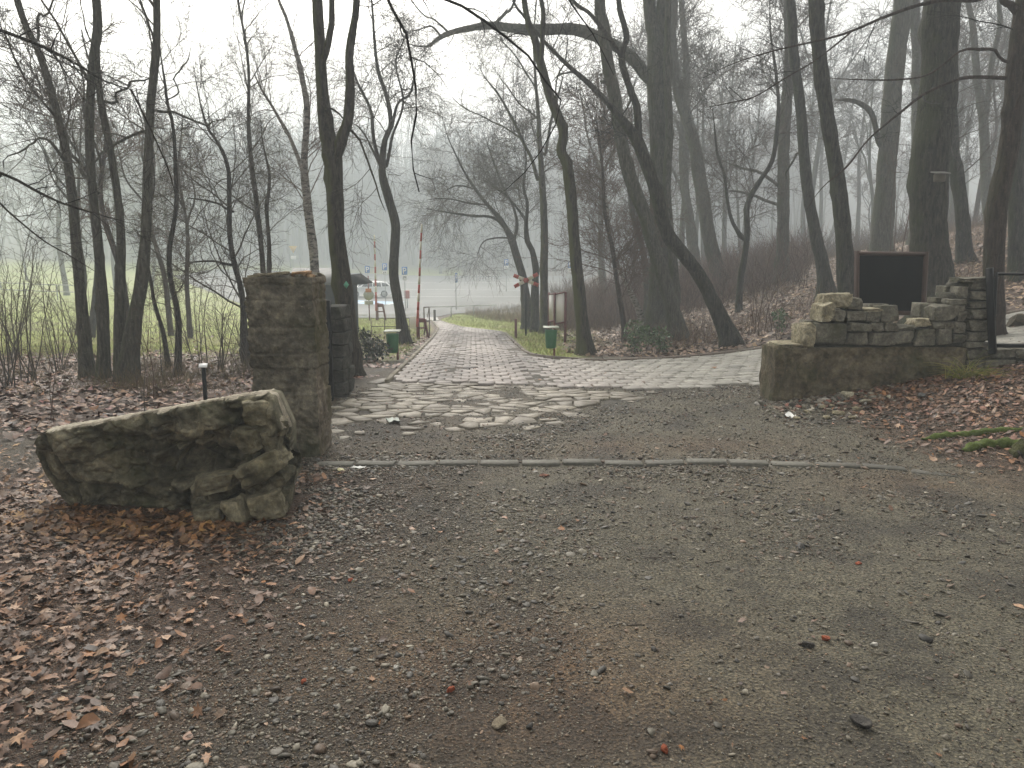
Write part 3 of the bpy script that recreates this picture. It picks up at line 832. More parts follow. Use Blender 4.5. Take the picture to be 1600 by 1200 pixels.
# low wall under the gate
xa, xb = wx(1512), wx(1600) + 2.4
mb.box(((xa + xb) / 2, WY + .22, (wz(548) - .3) / 2), (xb - xa, .40, wz(548) + .3), bev=.02)
part('mortar_core', mb.mesh('mortar_core', ST_MORTAR), wall)
stones = [(1270, 1319, 504, 540), (1321, 1357, 504, 518), (1321, 1357, 519, 540), (1358, 1378, 503, 518), (1379, 1402, 504, 518), (1358, 1398, 519, 540), (1400, 1427, 516, 539), (1429, 1460, 514, 540), (1461, 1486, 514, 540),
          (1296, 1316, 484, 503), (1317, 1349, 486, 502), (1350, 1372, 487, 503), (1372, 1402, 477, 503), (1452, 1491, 476, 501), (1472, 1490, 502, 515), (1452, 1471, 502, 514), (1488, 1507, 522, 536), (1488, 1507, 503, 521), (1492, 1506, 486, 502),
          (1490, 1506, 448, 466), (1477, 1504, 467, 476), (1477, 1500, 477, 486), (1508, 1547, 440, 453), (1507, 1547, 455, 469), (1507, 1547, 471, 481), (1508, 1546, 483, 499), (1508, 1547, 500, 517), (1510, 1547, 519, 533), (1507, 1548, 534, 543),
          (1513, 1548, 545, 562), (1550, 1588, 546, 560), (1590, 1640, 546, 562), (1513, 1540, 563, 582), (1542, 1590, 562, 580), (1592, 1650, 564, 582), (1515, 1560, 583, 600), (1642, 1700, 546, 575), (1700, 1760, 548, 575)]
mb = MB()
for j, (a, b, t, bt) in enumerate(stones):
    xa, xb, za, zb = wx(a), wx(b), wz(bt), wz(t)
    Vr, Fr = rock((xb - xa - .004, .20, zb - za - .004), 700 + j, 16, .86, 6, .13, .20); Vr = rot(Vr, ry=random.uniform(-.05, .05), rz=random.uniform(-.06, .06))
    mb.add(Vr + np.array([(xa + xb) / 2, WY + .08 + random.uniform(-.025, .02), (za + zb) / 2]), [Fr])
    # back leaf
    Vr, Fr = rock((xb - xa - .006, .20, zb - za - .006), 800 + j, 6, .93, 3, .05, .07)
    mb.add(Vr + np.array([(xa + xb) / 2, WY + .36, (za + zb) / 2]), [Fr])
part('stonework', mb.mesh('stonework', ST_WALL, True), wall)
for j, (a, b, t, bt, dy, dd, m) in enumerate(((1250, 1271, 505, 542, .10, .36, ST_CREAM), (1278, 1297, 473, 503, .10, .34, ST_CREAM), (1284, 1330, 459, 484, .16, .26, ST_CREAM), (1322, 1346, 466, 486, .14, .26, ST_WALL),
                                         (1345, 1376, 482, 488, .12, .28, ST_CREAM), (1494, 1548, 433, 441, .12, .34, ST_WALL), (1428, 1452, 498, 511, .12, .26, ST_CREAM), (1218, 1262, 538, 547, .20, .42, ST_CREAM), (1400, 1430, 509, 516, .16, .30, ST_WALL))):
    xa, xb, za, zb = wx(a), wx(b), wz(bt), wz(t)
    Vr, Fr = rock((xb - xa, dd, zb - za), 900 + j, 16, .75, 8, .22, .3)
    part('broken_stone', mesh_np('broken_stone', Vr + np.array([(xa + xb) / 2, WY + dy, (za + zb) / 2]), [Fr], m, True), wall)
# rough broken end of the plinth
Vr, Fr = rock((.26, .50, wz(545) + .12), 931, 26, .82, 7, .2, .2)
part('broken_end', mesh_np('broken_end', Vr + np.array([wx(1233) - .01, WY + .24, (wz(545) - .10) / 2]), [Fr], ST_PLINTH, True), wall)

# gate frame right of the wall
g = empty('black_metal_gate', (0, 0, 0), 'black metal gate frame hung on a post at the end of the stone wall', 'gate')
GYY = 8.12
p0, p1 = pt(1546, 419, GYY), pt(1551, 552, GYY)
part('gate_post', MB().tube([p0, p1], .045, 4).mesh('gate_post', METAL_BLACK), g)
fr = [pt(1556, 427, GYY + .02), pt(1555, 540, GYY + .02)]
r1 = [pt(1556, 428, GYY + .02), pt(1556, 428, GYY + .02) + np.array([2.4, 0, -.02])]
r2 = [pt(1549, 540, GYY + .02), pt(1549, 540, GYY + .02) + np.array([2.45, 0, 0])]
part('gate_frame', MB().tube([pt(1557, 425, GYY), pt(1551, 542, GYY)], .018, 4).tube(r1, .015, 4).tube(r2, .022, 4).tube([r1[1], r2[1]], .018, 4).mesh('gate_frame', METAL_BLACK), g)

# black notice board behind wall
b = empty('black_notice_board', (0, 0, 0), 'blank black board in a dark brown wooden frame on posts behind the stone wall', 'notice board')
WOODB = simple('brown_wood', (.055, .028, .020), .7, var=.3, sc=10)
BY = 10.0
q1, q2, q3, q4 = pt(1338, 396, BY), pt(1446, 397, BY + .15), pt(1441, 489, BY + .15), pt(1337, 489, BY)
cx = (q1 + q2 + q3 + q4) / 4
mb = MB(); mb.add(np.concatenate([[q1, q2, q3, q4], np.array([q1, q2, q3, q4]) + [0, .03, 0]]), [np.array([(0, 3, 2, 1), (4, 5, 6, 7)]), np.array([(0, 1, 5, 4), (1, 2, 6, 5), (2, 3, 7, 6), (3, 0, 4, 7)])])
part('panel', mb.mesh('panel', simple('black_panel', (.004, .004, .004), .8, var=.2, sc=4, bmp=.05, spec=.05)), b)
o = np.array([0, -.02, 0])
for A, B in ((q1, q2), (q4, q3)): part('frame_rail', MB().tube([A + o, B + o], .028, 4).mesh('frame_rail', WOODB), b)
for A, B in ((q1, q4), (q2, q3)):
    d = (B - A) / np.linalg.norm(B - A); e = A + d * 1.9; e[2] = min(e[2], gz(e[0], e[1]) - .1)
    part('post', MB().tube([A - d * .03 + o, e + o], .036, 4).mesh('post', WOODB), b)

# stone gate pillar further back + black post
g = empty('stone_gatepost', (0, 0, 0), 'dark rough stone gatepost beside the forked tree behind the tall pillar', 'gatepost')
mb = MB(); Yg = 9.0; zb0 = gz(-2.1, 9.2) - .1
xl, xr = pt(517, 560, Yg)[0], pt(532, 560, Yg)[0]; zt_ = pt(520, 479, Yg)[2]
nrow = 8; hh = (zt_ - zb0) / nrow
for i in range(nrow):
    for (cx_, cy_, sx_, sy_) in (((xl + xr) / 2 - .02, Yg + .12, xr - xl + .12, .24), ((xl + xr) / 2 + .0, Yg + .38, xr - xl + .10, .26), ((xl + xr) / 2 - .25, Yg + .25, .3, .5)):
        Vr, Fr = rock((sx_, sy_, hh * .97), 1000 + i * 7 + int(cy_ * 10), 10, .85, 4, .10, .18)
        mb.add(Vr + np.array([cx_ + random.uniform(-.02, .02), cy_ + random.uniform(-.02, .02), zb0 + hh * (i + .5)]), [Fr])
part('stonework', mb.mesh('stonework', ST_DARK, True), g)
po = pt(511, 469, Yg - .12)
part('black_post', MB().box((po[0], Yg - .12, (po[2] + zb0) / 2), (.065, .065, po[2] - zb0), bev=.006).mesh('black_post', METAL_BLACK), g)

# ------------------------------------------------------------------ small post with plate
p = pt(318, 574, 8.0)
g = empty('marker_post', (p[0], 8.0, gz(p[0], 8.0)), 'thin dark post with small tilted white plate standing in the leaves', 'marker post')
me = MB().box((0, 0, (p[2] - gz(p[0], 8)) / 2 - .05), (.035, .035, p[2] - gz(p[0], 8) + .1), bev=.004).mesh('post', METAL_BLACK); link('post', me, g)
me = MB().box((.0, -.01, p[2] - gz(p[0], 8) + .02), (.085, .06, .012), rx=.6, rz=.25, bev=.003).mesh('plate', simple('white_plate', (.7, .7, .7), .4, bmp=0)); link('plate', me, g)

# ------------------------------------------------------------------ trees
def grow(P, R, n, t0, t1, ang, L_, m, seed, rr=.45, wob=.25, up=.0, tw=1.0, endr=.18, flat=0.0):
    """spawn n children over parent polylines P (k,m0,3), R (k,m0); returns (n,m,3),(n,m)"""
    r = np.random.default_rng(seed)
    k, m0, _ = P.shape
    seg = np.linalg.norm(np.diff(P, axis=1), axis=2).sum(1)
    w = seg ** tw; w = w / w.sum()
    pi = r.choice(k, n, p=w)
    t = t0 + (t1 - t0) * r.random(n)
    f = t * (m0 - 1); i = np.minimum(f.astype(int), m0 - 2); fr = (f - i)[:, None]
    A = P[pi, i] * (1 - fr) + P[pi, i + 1] * fr
    Ra = R[pi, i] * (1 - fr[:, 0]) + R[pi, i + 1] * fr[:, 0]
    T = nrm(P[pi, i + 1] - P[pi, i])
    Q = r.normal(0, 1, (n, 3)); Q = nrm(Q - (Q * T).sum(1, keepdims=True) * T)
    a = np.radians(r.normal(ang, ang * .22, n))[:, None]
    d = nrm(T * np.cos(a) + Q * np.sin(a))
    Ln = L_ * (1 - .55 * t) * r.uniform(.45, 1.25, n) if np.ndim(L_) == 0 else L_(pi, t, seg, r)
    Ln = np.minimum(Ln, seg[pi] * 1.1)
    out = np.zeros((n, m, 3)); out[:, 0] = A
    ste = (Ln / (m - 1))[:, None]
    curl = r.normal(0, 1, (n, 3)) * wob * .5
    for j in range(1, m):
        d = nrm(d + (curl + r.normal(0, wob, (n, 3))) * (1.0 if m < 5 else 5. / m) + np.array([0, 0, up]) * (1.0 if m < 5 else 5. / m))
        out[:, j] = out[:, j - 1] + d * ste
    s = np.linspace(0, 1, m)[None]
    r0 = np.minimum(Ra * rr * r.uniform(.6, 1.1, n), .003 + Ln * .0068)
    Rr = r0[:, None] * (1 - s * (1 - endr))
    return out, Rr

def catmull(P, n):
    P = np.asarray(P, float)
    Q = np.vstack([2 * P[0] - P[1], P, 2 * P[-1] - P[-2]])
    d = np.r_[0, np.cumsum(np.linalg.norm(np.diff(P[:, :3], axis=0), axis=1))]
    t = np.linspace(0, d[-1], n); i = np.clip(np.searchsorted(d, t, 'right') - 1, 0, len(P) - 2)
    f = ((t - d[i]) / (d[i + 1] - d[i]))[:, None]
    p0, p1, p2, p3 = Q[i], Q[i + 1], Q[i + 2], Q[i + 3]
    return .5 * ((2 * p1) + (-p0 + p2) * f + (2 * p0 - 5 * p1 + 4 * p2 - p3) * f ** 2 + (-p0 + 3 * p1 - 3 * p2 + p3) * f ** 3)

NTREE = [0]
def traced(lims, Y, label, base=True, n1=34, n2=8, n3=8, L1=2.6, L2=1.15, L3=.5, t0=.22, bark=BARK, twig=TWIG, top=14.0, up=.03, ang=52, name='bare_tree', cat='tree', group=None, K=14, droop=0, minr=.0026, wander=.18, seed=None, flare=True, ws=.9):
    """lims: limbs [[(u, v, width px), ...], ...]; the first is the trunk, from the base up; an entry may carry its own depth as 4th value"""
    NTREE[0] += 1; seed = seed or 4000 + NTREE[0] * 17
    r = np.random.default_rng(seed)
    root = None; trunk = MB(); main = []
    for li, lm in enumerate(lims):
        pts = []
        for k_, e in enumerate(lm):
            yy = e[3] if len(e) > 3 else Y
            p = pt(e[0], e[1], yy); pts.append([p[0], yy, p[2], max(max(e[2] * ws, min(e[2], 2)) * yy / F / 2, .003)])
        pts = np.array(pts)
        if li == 0 and base:
            x, y = pts[0, 0], pts[0, 1]; gg = gz(x, y)
            dz = pts[0, 2] - gg
            if NTREE[0] < 60 and abs(dz) > .45: print('TREEBASE', label[:40], 'off by %.2f' % dz)
            if dz > .02: pts = np.vstack([[x, y, gg - .25, pts[0, 3] * 1.15], pts])
            else: pts = np.vstack([[x, y, gg - .25, pts[0, 3] * 1.1], [x, y, gg + .02, pts[0, 3]], pts[pts[:, 2] > gg + .25]])
            root = (x, y, gg)
        # go on above the frame
        if lm[-1][1] <= 12 and top and pts[-1, 2] < top:
            d = nrm(pts[-1, :3] - pts[-2, :3]); d = nrm(d + np.array([0, 0, .9])); ln = top - pts[-1, 2]
            rr0 = pts[-1, 3]
            for s in (.25, .5, .75, 1):
                q_ = pts[-1, :3] + d * ln * .25 + r.normal(0, .03 * ln, 3) * np.array([1, 1, 0]); pts = np.vstack([pts, [*q_, rr0 * (1 - s * .88)]])
        if li > 0 and base:
            allm = np.concatenate([c_[4:] for c_ in main]); dd_ = np.linalg.norm((allm[:, :3] - pts[0, :3]) * [1, .6, 1], axis=1); b_ = dd_.argmin()
            if dd_[b_] < .8 and dd_[b_] > allm[b_, 3] * .6: pts = np.vstack([[*allm[b_, :3], pts[0, 3]], pts])
        n = max(14, int(np.linalg.norm(np.diff(pts[:, :3], axis=0), axis=1).sum() / (.09 if Y < 22 else .16)))
        n = min(n, 190)
        C_ = catmull(pts, n); C_[:, 3] = np.maximum(C_[:, 3], .003)
        s_ = np.linspace(0, 6, n) + r.uniform(0, 30)
        if li > 0: s0 = 0
        wnd = wander * vnoise(s_, s_ * 0 + seed % 31, s=7) * np.minimum(1, np.linspace(0, 4, n))
        C_[:, 1] += wnd if base or li else 0
        amp = C_[:, 3] * .09
        C_[:, 0] += amp * vnoise(s_ * 2.2, s_ * 0, s=1)
        C_[:, 3] *= 1 + .05 * vnoise(s_ * 5, s_ * 0, s=2)
        if li == 0 and base and flare:
            hgt = C_[:, 2] - root[2]; C_[:, 3] *= 1 + .28 * np.exp(-np.maximum(hgt, 0) / .22)
        if li > 0 or not (top and lm[-1][1] <= 12): C_[:, 3] *= np.interp(np.linspace(0, 1, n), [0, .8, 1], [1, 1, .35])
        V, q_ = tubes(C_[None, :, :3], C_[None, :, 3], K)
        # buttressed, knobbly bark
        cen = np.repeat(C_[:, :3], K, 0); dv = V - cen; rad = np.repeat(C_[:, 3], K)
        kn = 1 + .13 * fbm(V[:, 0] * 9, V[:, 1] * 9, V[:, 2] * 3.5, 3, seed % 50)
        for kk in r.choice(len(V), 14 if li == 0 else 5):
            if C_[kk // K, 3] < .02: continue
            dk_ = np.linalg.norm((V - V[kk]) * [1, 1, .7], axis=1); kn += r.uniform(.12, .38) * np.exp(-(dk_ / (rad[kk] * .55)) ** 2)
        if li == 0 and base and flare:
            th = np.tile(np.arange(K) * 2 * math.pi / K, n); kn += .16 * np.cos(th * 4 + seed) * np.exp(-np.maximum(V[:, 2] - root[2], 0) / .25)
        V = cen + dv * kn[:, None]
        trunk.add(V, [q_]); main.append(C_)
    if root is None: root = tuple(main[0][0, :3])
    # resample limbs to common m for growing
    M0 = 24
    PP = np.stack([np.stack([np.interp(np.linspace(0, 1, M0), np.linspace(0, 1, len(c)), c[:, k]) for k in range(4)], 1) for c in main])
    crown = MB()
    if n1:
        w_t0 = t0
        PT, RT = PP[..., :3], PP[..., 3]
        A1, R1 = grow(PT, RT, n1, w_t0, .98, ang, L1, 9, seed + 1, .5, .22, up, tw=1.0)
        # keep branches in the visible band mostly
        V, q_ = tubes(A1, R1, 5); crown.add(V, [q_])
        src, srr = np.concatenate([A1]), R1
        A2, R2 = grow(src, srr, n1 * n2, .12, .98, ang * .9, L2, 7, seed + 2, .45, .22, up - droop * .5)
        R2 = np.maximum(R2, minr * .9)
        V, q_ = tubes(A2, R2, 4); crown.add(V, [q_])
        A3, R3 = grow(A2, R2, n1 * n2 * n3, .08, 1, ang * .85, L3, 5, seed + 3, .5, .22, up * .5 - droop)
        R3 = np.maximum(R3, minr * .72)
        V, q_ = tubes(A3, R3, 3); crown.add(V, [q_])
    o = empty(name, root, label, cat, group)
    off = np.array(root)
    me = trunk.mesh('trunk', bark, True, T=lambda V: V - off); link('trunk', me, o)
    if n1:
        me = crown.mesh('crown', twig, True, T=lambda V: V - off); link('crown', me, o)
    return o

exec_trees = True
# --- left clump
lg = 'alders in the clump behind the fallen slab'
traced([[(137, 597, 34), (127, 465, 26), (111, 320, 20), (90, 191, 17), (67, 88, 14), (36, 0, 13)], [(100, 250, 8), (88, 222, 6), (60, 220, 5), (30, 232, 4), (5, 262, 3)], [(60, 60, 6), (58, 22, 6), (80, 0, 4)]], 11.2,
       'grey trunk of the left clump that leans away to the upper left', ws=0.68, t0=.25, n1=42, bark=BARK_GREY, group=lg)
traced([[(163, 599, 28), (158, 465, 24), (155, 362, 19), (150, 207, 18), (150, 100, 18), (150, 0, 17)], [(152, 300, 9), (118, 250, 7), (95, 238, 5)]], 11.0,
       'tall straight grey trunk, second from the left in the clump', ws=0.7, t0=.25, n1=42, bark=BARK_GREY, group=lg)
traced([[(190, 600, 28), (186, 465, 24), (183, 362, 19), (171, 250, 16), (160, 165, 14), (156, 90, 12), (150, -30, 8)], [(170, 160, 6), (196, 138, 5), (234, 118, 4)]], 10.9,
       'grey trunk of the clump that crosses behind its straight neighbour above', ws=0.68, t0=.35, n1=20, bark=BARK_GREY, group=lg)
traced([[(200, 602, 46), (212, 500, 32), (222, 440, 26), (229, 362, 22), (231, 290, 19), (231, 155, 17), (236, 0, 15)], [(240, 172, 6), (270, 175, 5), (318, 193, 4), (350, 185, 3)], [(228, 205, 7), (200, 215, 6), (170, 235, 5), (125, 262, 4)]], 10.8,
       'grey trunk of the clump with the broadest foot, leaning out to the right', ws=0.72, t0=.25, n1=44, bark=BARK_GREY, group=lg)
traced([[(277, 586, 14), (272, 413, 9), (273, 300, 8), (274, 207, 6), (258, 150, 5), (243, 60, 3), (240, 0, 2)], [(268, 150, 3), (300, 75, 2)]], 11.8, 'slim dark young tree standing alone right of the clump', ws=0.8, t0=.2, n1=15, L1=1.5, L2=.8, L3=.4, top=0, bark=BARK)
traced([[(262, 572, 8), (248, 490, 7), (238, 420, 5), (230, 340, 4), (238, 250, 2)]], 12.6, 'thin sapling slanting up between the clump and the slim dark tree', t0=.2, n1=8, L1=1.2, L2=.6, L3=.35, top=0, name='sapling', cat='sapling')
traced([[(388, 575, 20), (376, 460, 12), (362, 362, 10), (357, 269, 8), (335, 220, 6), (318, 190, 5), (300, 100, 3)], [(362, 330, 5), (330, 315, 4), (295, 310, 3)], [(366, 415, 6), (330, 408, 4), (280, 412, 3)]], 13.5, 'slim tree with low arching side branches left of the gate pillar', ws=0.75, t0=.2, n1=44, L1=2.4, L2=1.0, L3=.45, top=0, minr=.003)
traced([[(414, 560, 16), (411, 424, 10), (402, 310, 9), (393, 207, 7), (386, 100, 5), (372, 0, 4)]], 15, 'upright slender tree rising behind the gate pillar', ws=0.8, t0=.2, n1=44, L1=2.0, L2=.9, L3=.4, top=9, ang=45, up=.08)
traced([[(424, 560, 12), (421, 424, 8), (420, 300, 6), (412, 240, 4), (410, 180, 3)]], 15.5, 'thin short stem just right of the slender tree behind the pillar', t0=.3, n1=18, L1=1.4, L2=.7, L3=.35, top=0, name='sapling', cat='sapling')
traced([[(494, 540, 15), (491, 413, 14), (481, 310, 13), (478, 250, 11), (483, 181, 9), (474, 120, 8), (462, 70, 6), (450, 30, 5), (438, 0, 4)], [(474, 270, 7), (452, 210, 5), (420, 160, 4), (395, 110, 3)]], 17, 'young birch with pale blotched bark left of the forked tree', ws=1.0, t0=.3, n1=40, L1=2.0, L2=1.0, L3=.5, bark=BIRCH, twig=TWIG_RED, top=9, name='birch_tree', ang=40, up=.05)
# --- forked tree
traced([[(548, 588, 46), (540, 500, 36), (531, 400, 33), (523, 300, 31), (519, 240, 32), (508, 200, 27), (502, 140, 22), (499, 70, 20), (496, 0, 19)],
        [(522, 250, 22), (534, 215, 20), (544, 185, 19), (547, 130, 17), (546, 80, 15), (553, 30, 13), (556, 0, 12)], [(507, 90, 12), (515, 50, 11), (517, 0, 10)],
        [(516, 170, 4), (530, 178, 3), (542, 196, 3)], [(545, 200, 5), (568, 230, 4), (590, 300, 3), (600, 330, 2)]], 11.5,
       'dark tree forking into two upright limbs, mossy trunk beside the stone gatepost', ws=0.82, t0=.4, n1=36, n2=8, n3=7, L1=2.0, L2=.9, bark=BARK_NEAR, K=18, droop=.05)
# --- tree beyond the left bin
traced([[(632, 536, 32), (628, 500, 26), (618, 440, 23), (617, 400, 22), (618, 350, 21), (608, 310, 20), (598, 270, 17), (602, 225, 13), (612, 195, 10), (604, 150, 9), (590, 110, 8), (584, 60, 6), (580, 0, 4)],
        [(600, 272, 11), (585, 225, 8), (578, 170, 7), (560, 130, 5), (548, 95, 4)], [(612, 200, 8), (622, 160, 6), (645, 140, 5), (650, 90, 3)], [(603, 260, 9), (614, 215, 6), (630, 160, 5), (620, 100, 4), (640, 40, 3)], [(604, 280, 6), (570, 210, 4), (548, 190, 3)]], 19.3,
       'dark crooked tree with drooping branches between the left bin and the raised barrier', ws=0.66, t0=.42, n1=60, n2=7, n3=8, L1=2.4, L2=1.2, L3=.6, top=9.5, minr=.004, droop=.16, K=12)
# --- cluster right of the driveway
tg = 'three old trees beside the crossing sign'
traced([[(824, 512, 30), (820, 450, 21), (812, 416, 20), (800, 376, 19), (790, 356, 14), (776, 336, 11), (760, 318, 9), (740, 292, 7), (722, 262, 5), (700, 215, 4), (690, 180, 3)],
        [(788, 356, 8), (776, 343, 7), (760, 338, 6), (738, 337, 6), (700, 332, 4), (665, 326, 3)], [(803, 374, 9), (808, 350, 8), (801, 320, 6), (786, 292, 5), (770, 250, 4), (758, 215, 3)],
        [(800, 372, 5), (775, 372, 4), (755, 378, 3), (745, 400, 2)], [(760, 320, 5), (735, 318, 4), (700, 310, 3), (670, 312, 2)], [(740, 295, 4), (715, 290, 3), (690, 300, 2)]], 28,
       'old tree leaning left over the driveway with wide arching low branches', ws=0.62, t0=.42, n1=75, n2=8, n3=8, L1=2.9, L2=1.6, L3=.8, top=0, minr=.0038, droop=.12, group=tg, ang=48)
traced([[(837, 520, 22), (836, 450, 17), (837, 420, 15), (832, 392, 13), (824, 376, 12), (822, 350, 9), (824, 320, 7), (818, 292, 6), (822, 250, 4), (815, 200, 3)], [(822, 345, 6), (808, 325, 5), (790, 305, 4), (768, 290, 3)]], 26,
       'thinner crooked middle tree of the group behind the crossing sign', ws=0.7, t0=.45, n1=44, n2=8, n3=7, L1=2.3, L2=1.2, L3=.7, top=0, minr=.005, droop=.05, group=tg)
traced([[(852, 522, 28), (850, 470, 21), (850, 420, 20), (850, 360, 18), (848, 300, 17), (845, 250, 13), (841, 175, 9), (837, 125, 7), (834, 60, 5), (838, 0, 4)],
        [(840, 280, 10), (830, 245, 8), (815, 217, 7), (798, 180, 6), (780, 150, 5), (757, 120, 4), (748, 100, 3)], [(852, 240, 7), (862, 185, 6), (872, 150, 5), (882, 110, 4)],
        [(812, 215, 4), (790, 200, 4), (760, 185, 3), (728, 170, 3), (705, 150, 2)], [(840, 185, 4), (815, 165, 4), (795, 140, 3), (780, 120, 2)], [(838, 140, 4), (820, 110, 4), (796, 75, 3), (775, 55, 3)]], 24.8,
       'tall straight tree of the group beside the info board, mossy at its foot', ws=0.62, t0=.38, n1=70, n2=7, n3=8, L1=2.7, L2=1.3, L3=.65, top=11, minr=.0035, bark=BARK_NEAR, group=tg, ang=48)
# --- trees along the verge
traced([[(916, 555, 34), (910, 500, 26), (900, 400, 23), (893, 320, 22), (886, 260, 21), (877, 237, 20), (880, 205, 19), (861, 155, 18), (846, 100, 16), (837, 62, 14), (820, 0, 11)], [(846, 95, 9), (848, 42, 9), (845, 0, 8)], [(878, 190, 4), (868, 150, 3), (875, 110, 3), (900, 90, 2)]], 15.6,
       'mossy tree standing between the info board and the low green shrub', ws=0.78, t0=.45, n1=44, n2=8, n3=7, L1=2.6, L2=1.2, L3=.6, bark=BARK_NEAR, minr=.004, top=14)
traced([[(1145, 541, 42), (1119, 483, 29), (1090, 425, 27), (1042, 363, 25), (1027, 314, 25), (1013, 271, 24), (993, 218, 22), (969, 184, 15), (948, 158, 11), (921, 130, 10), (895, 108, 8), (872, 87, 7), (845, 60, 6), (819, 29, 5), (800, 0, 4)],
        [(998, 225, 15), (996, 169, 14), (986, 140, 13), (971, 92, 12), (979, 58, 11), (971, 20, 11), (968, 0, 10)], [(972, 90, 9), (950, 58, 8), (920, 22, 7), (892, 0, 6)], [(905, 115, 4), (880, 112, 3), (862, 130, 2)], [(968, 185, 4), (985, 160, 3), (990, 130, 2)]], 16.2,
       'black tree leaning hard left from the road edge, forked halfway up', ws=0.8, t0=.35, n1=44, n2=8, n3=7, L1=2.2, L2=1.0, L3=.5, bark=BARK, twig=TWIG_DARK, minr=.0035, top=12, K=16)
traced([[(1062, 534, 34), (1050, 480, 27), (1037, 435, 26), (1020, 380, 25), (1008, 338, 25), (984, 271, 24), (969, 208, 23), (960, 150, 22), (950, 97, 22), (944, 40, 21), (938, 0, 20)], [(955, 128, 4), (938, 126, 6)]], 18.8,
       'grey tree leaning left behind the black leaning tree', ws=0.85, t0=.5, n1=26, L1=2.4, L2=1.1, L3=.5, bark=BARK_GREY, minr=.0035, top=15)
traced([[(1027, 524, 48), (1030, 420, 34), (1028, 300, 30), (1030, 200, 33), (1030, 110, 40), (1022, 50, 24), (1015, 0, 20)], [(1032, 130, 22), (1037, 60, 21), (1037, 0, 19)],
        [(1014, 122, 20), (990, 92, 20), (955, 66, 19), (905, 49, 19), (860, 47, 18), (815, 45, 17), (765, 38, 13), (735, 42, 11), (704, 50, 9), (682, 62, 8), (668, 72, 6), (645, 70, 4), (628, 60, 3)],
        [(700, 50, 4), (678, 30, 3), (650, 10, 2)], [(770, 40, 6), (790, 20, 5), (805, 0, 4)], [(690, 58, 4), (672, 40, 3), (640, 50, 2)]], 21.8,
       'thick twin stemmed tree with one huge limb arching left over the driveway', t0=.45, n1=60, n2=7, n3=8, L1=2.8, L2=1.3, L3=.6, bark=BARK_GREY, minr=.0045, top=18, wander=.15)
traced([[(1035, 530, 30), (1055, 470, 18), (1052, 420, 16), (1040, 300, 14), (1045, 200, 14), (1042, 100, 12), (1045, 0, 10)]], 21.2, 'straight trunk close behind the thick twin stemmed tree', t0=.5, n1=26, L1=2.4, L2=1.1, L3=.6, bark=BARK_GREY, minr=.005, top=15)
bg = 'grey trees on the wooded slope'
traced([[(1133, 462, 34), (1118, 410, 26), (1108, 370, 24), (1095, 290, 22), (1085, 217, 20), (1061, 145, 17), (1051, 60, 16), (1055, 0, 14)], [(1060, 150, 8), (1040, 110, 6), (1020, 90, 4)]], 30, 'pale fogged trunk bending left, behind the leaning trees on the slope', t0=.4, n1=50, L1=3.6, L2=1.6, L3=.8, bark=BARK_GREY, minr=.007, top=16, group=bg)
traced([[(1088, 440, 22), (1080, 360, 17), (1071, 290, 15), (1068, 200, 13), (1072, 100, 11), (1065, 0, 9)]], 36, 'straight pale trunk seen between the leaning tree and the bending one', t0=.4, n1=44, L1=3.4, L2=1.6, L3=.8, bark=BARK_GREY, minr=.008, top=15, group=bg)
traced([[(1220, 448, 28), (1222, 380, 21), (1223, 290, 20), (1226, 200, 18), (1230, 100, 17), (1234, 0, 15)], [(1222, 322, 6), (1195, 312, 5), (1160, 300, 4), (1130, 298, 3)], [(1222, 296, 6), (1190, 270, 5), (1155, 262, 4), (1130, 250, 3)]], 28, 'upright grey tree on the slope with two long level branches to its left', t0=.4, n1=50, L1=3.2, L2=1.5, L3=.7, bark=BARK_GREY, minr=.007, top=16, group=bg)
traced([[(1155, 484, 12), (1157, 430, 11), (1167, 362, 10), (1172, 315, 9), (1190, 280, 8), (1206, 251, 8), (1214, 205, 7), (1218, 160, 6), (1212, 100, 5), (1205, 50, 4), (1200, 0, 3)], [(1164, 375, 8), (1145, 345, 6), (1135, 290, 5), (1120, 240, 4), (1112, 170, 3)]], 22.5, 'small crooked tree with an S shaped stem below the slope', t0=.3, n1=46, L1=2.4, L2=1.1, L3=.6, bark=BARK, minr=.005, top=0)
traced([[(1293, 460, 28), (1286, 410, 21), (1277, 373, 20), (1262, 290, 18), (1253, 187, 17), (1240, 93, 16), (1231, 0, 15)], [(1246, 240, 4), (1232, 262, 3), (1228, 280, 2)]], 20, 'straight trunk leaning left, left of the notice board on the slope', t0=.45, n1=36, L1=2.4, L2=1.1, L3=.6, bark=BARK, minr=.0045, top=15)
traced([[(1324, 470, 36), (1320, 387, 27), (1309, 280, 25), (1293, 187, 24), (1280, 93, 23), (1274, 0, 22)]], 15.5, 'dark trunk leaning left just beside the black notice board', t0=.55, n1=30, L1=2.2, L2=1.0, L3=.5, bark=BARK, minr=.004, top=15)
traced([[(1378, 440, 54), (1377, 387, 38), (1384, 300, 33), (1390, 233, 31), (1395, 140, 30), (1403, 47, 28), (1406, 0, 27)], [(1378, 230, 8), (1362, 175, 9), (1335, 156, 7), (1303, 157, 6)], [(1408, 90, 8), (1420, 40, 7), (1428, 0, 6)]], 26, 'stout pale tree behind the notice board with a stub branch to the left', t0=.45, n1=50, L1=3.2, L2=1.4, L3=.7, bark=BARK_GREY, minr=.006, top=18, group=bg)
traced([[(1428, 430, 26), (1430, 300, 21), (1432, 200, 19), (1436, 100, 17), (1432, 0, 15)]], 30, 'pale upright trunk showing left of the massive dark trunk', t0=.4, n1=44, L1=3.2, L2=1.4, L3=.7, bark=BARK_GREY, minr=.007, top=16, group=bg)
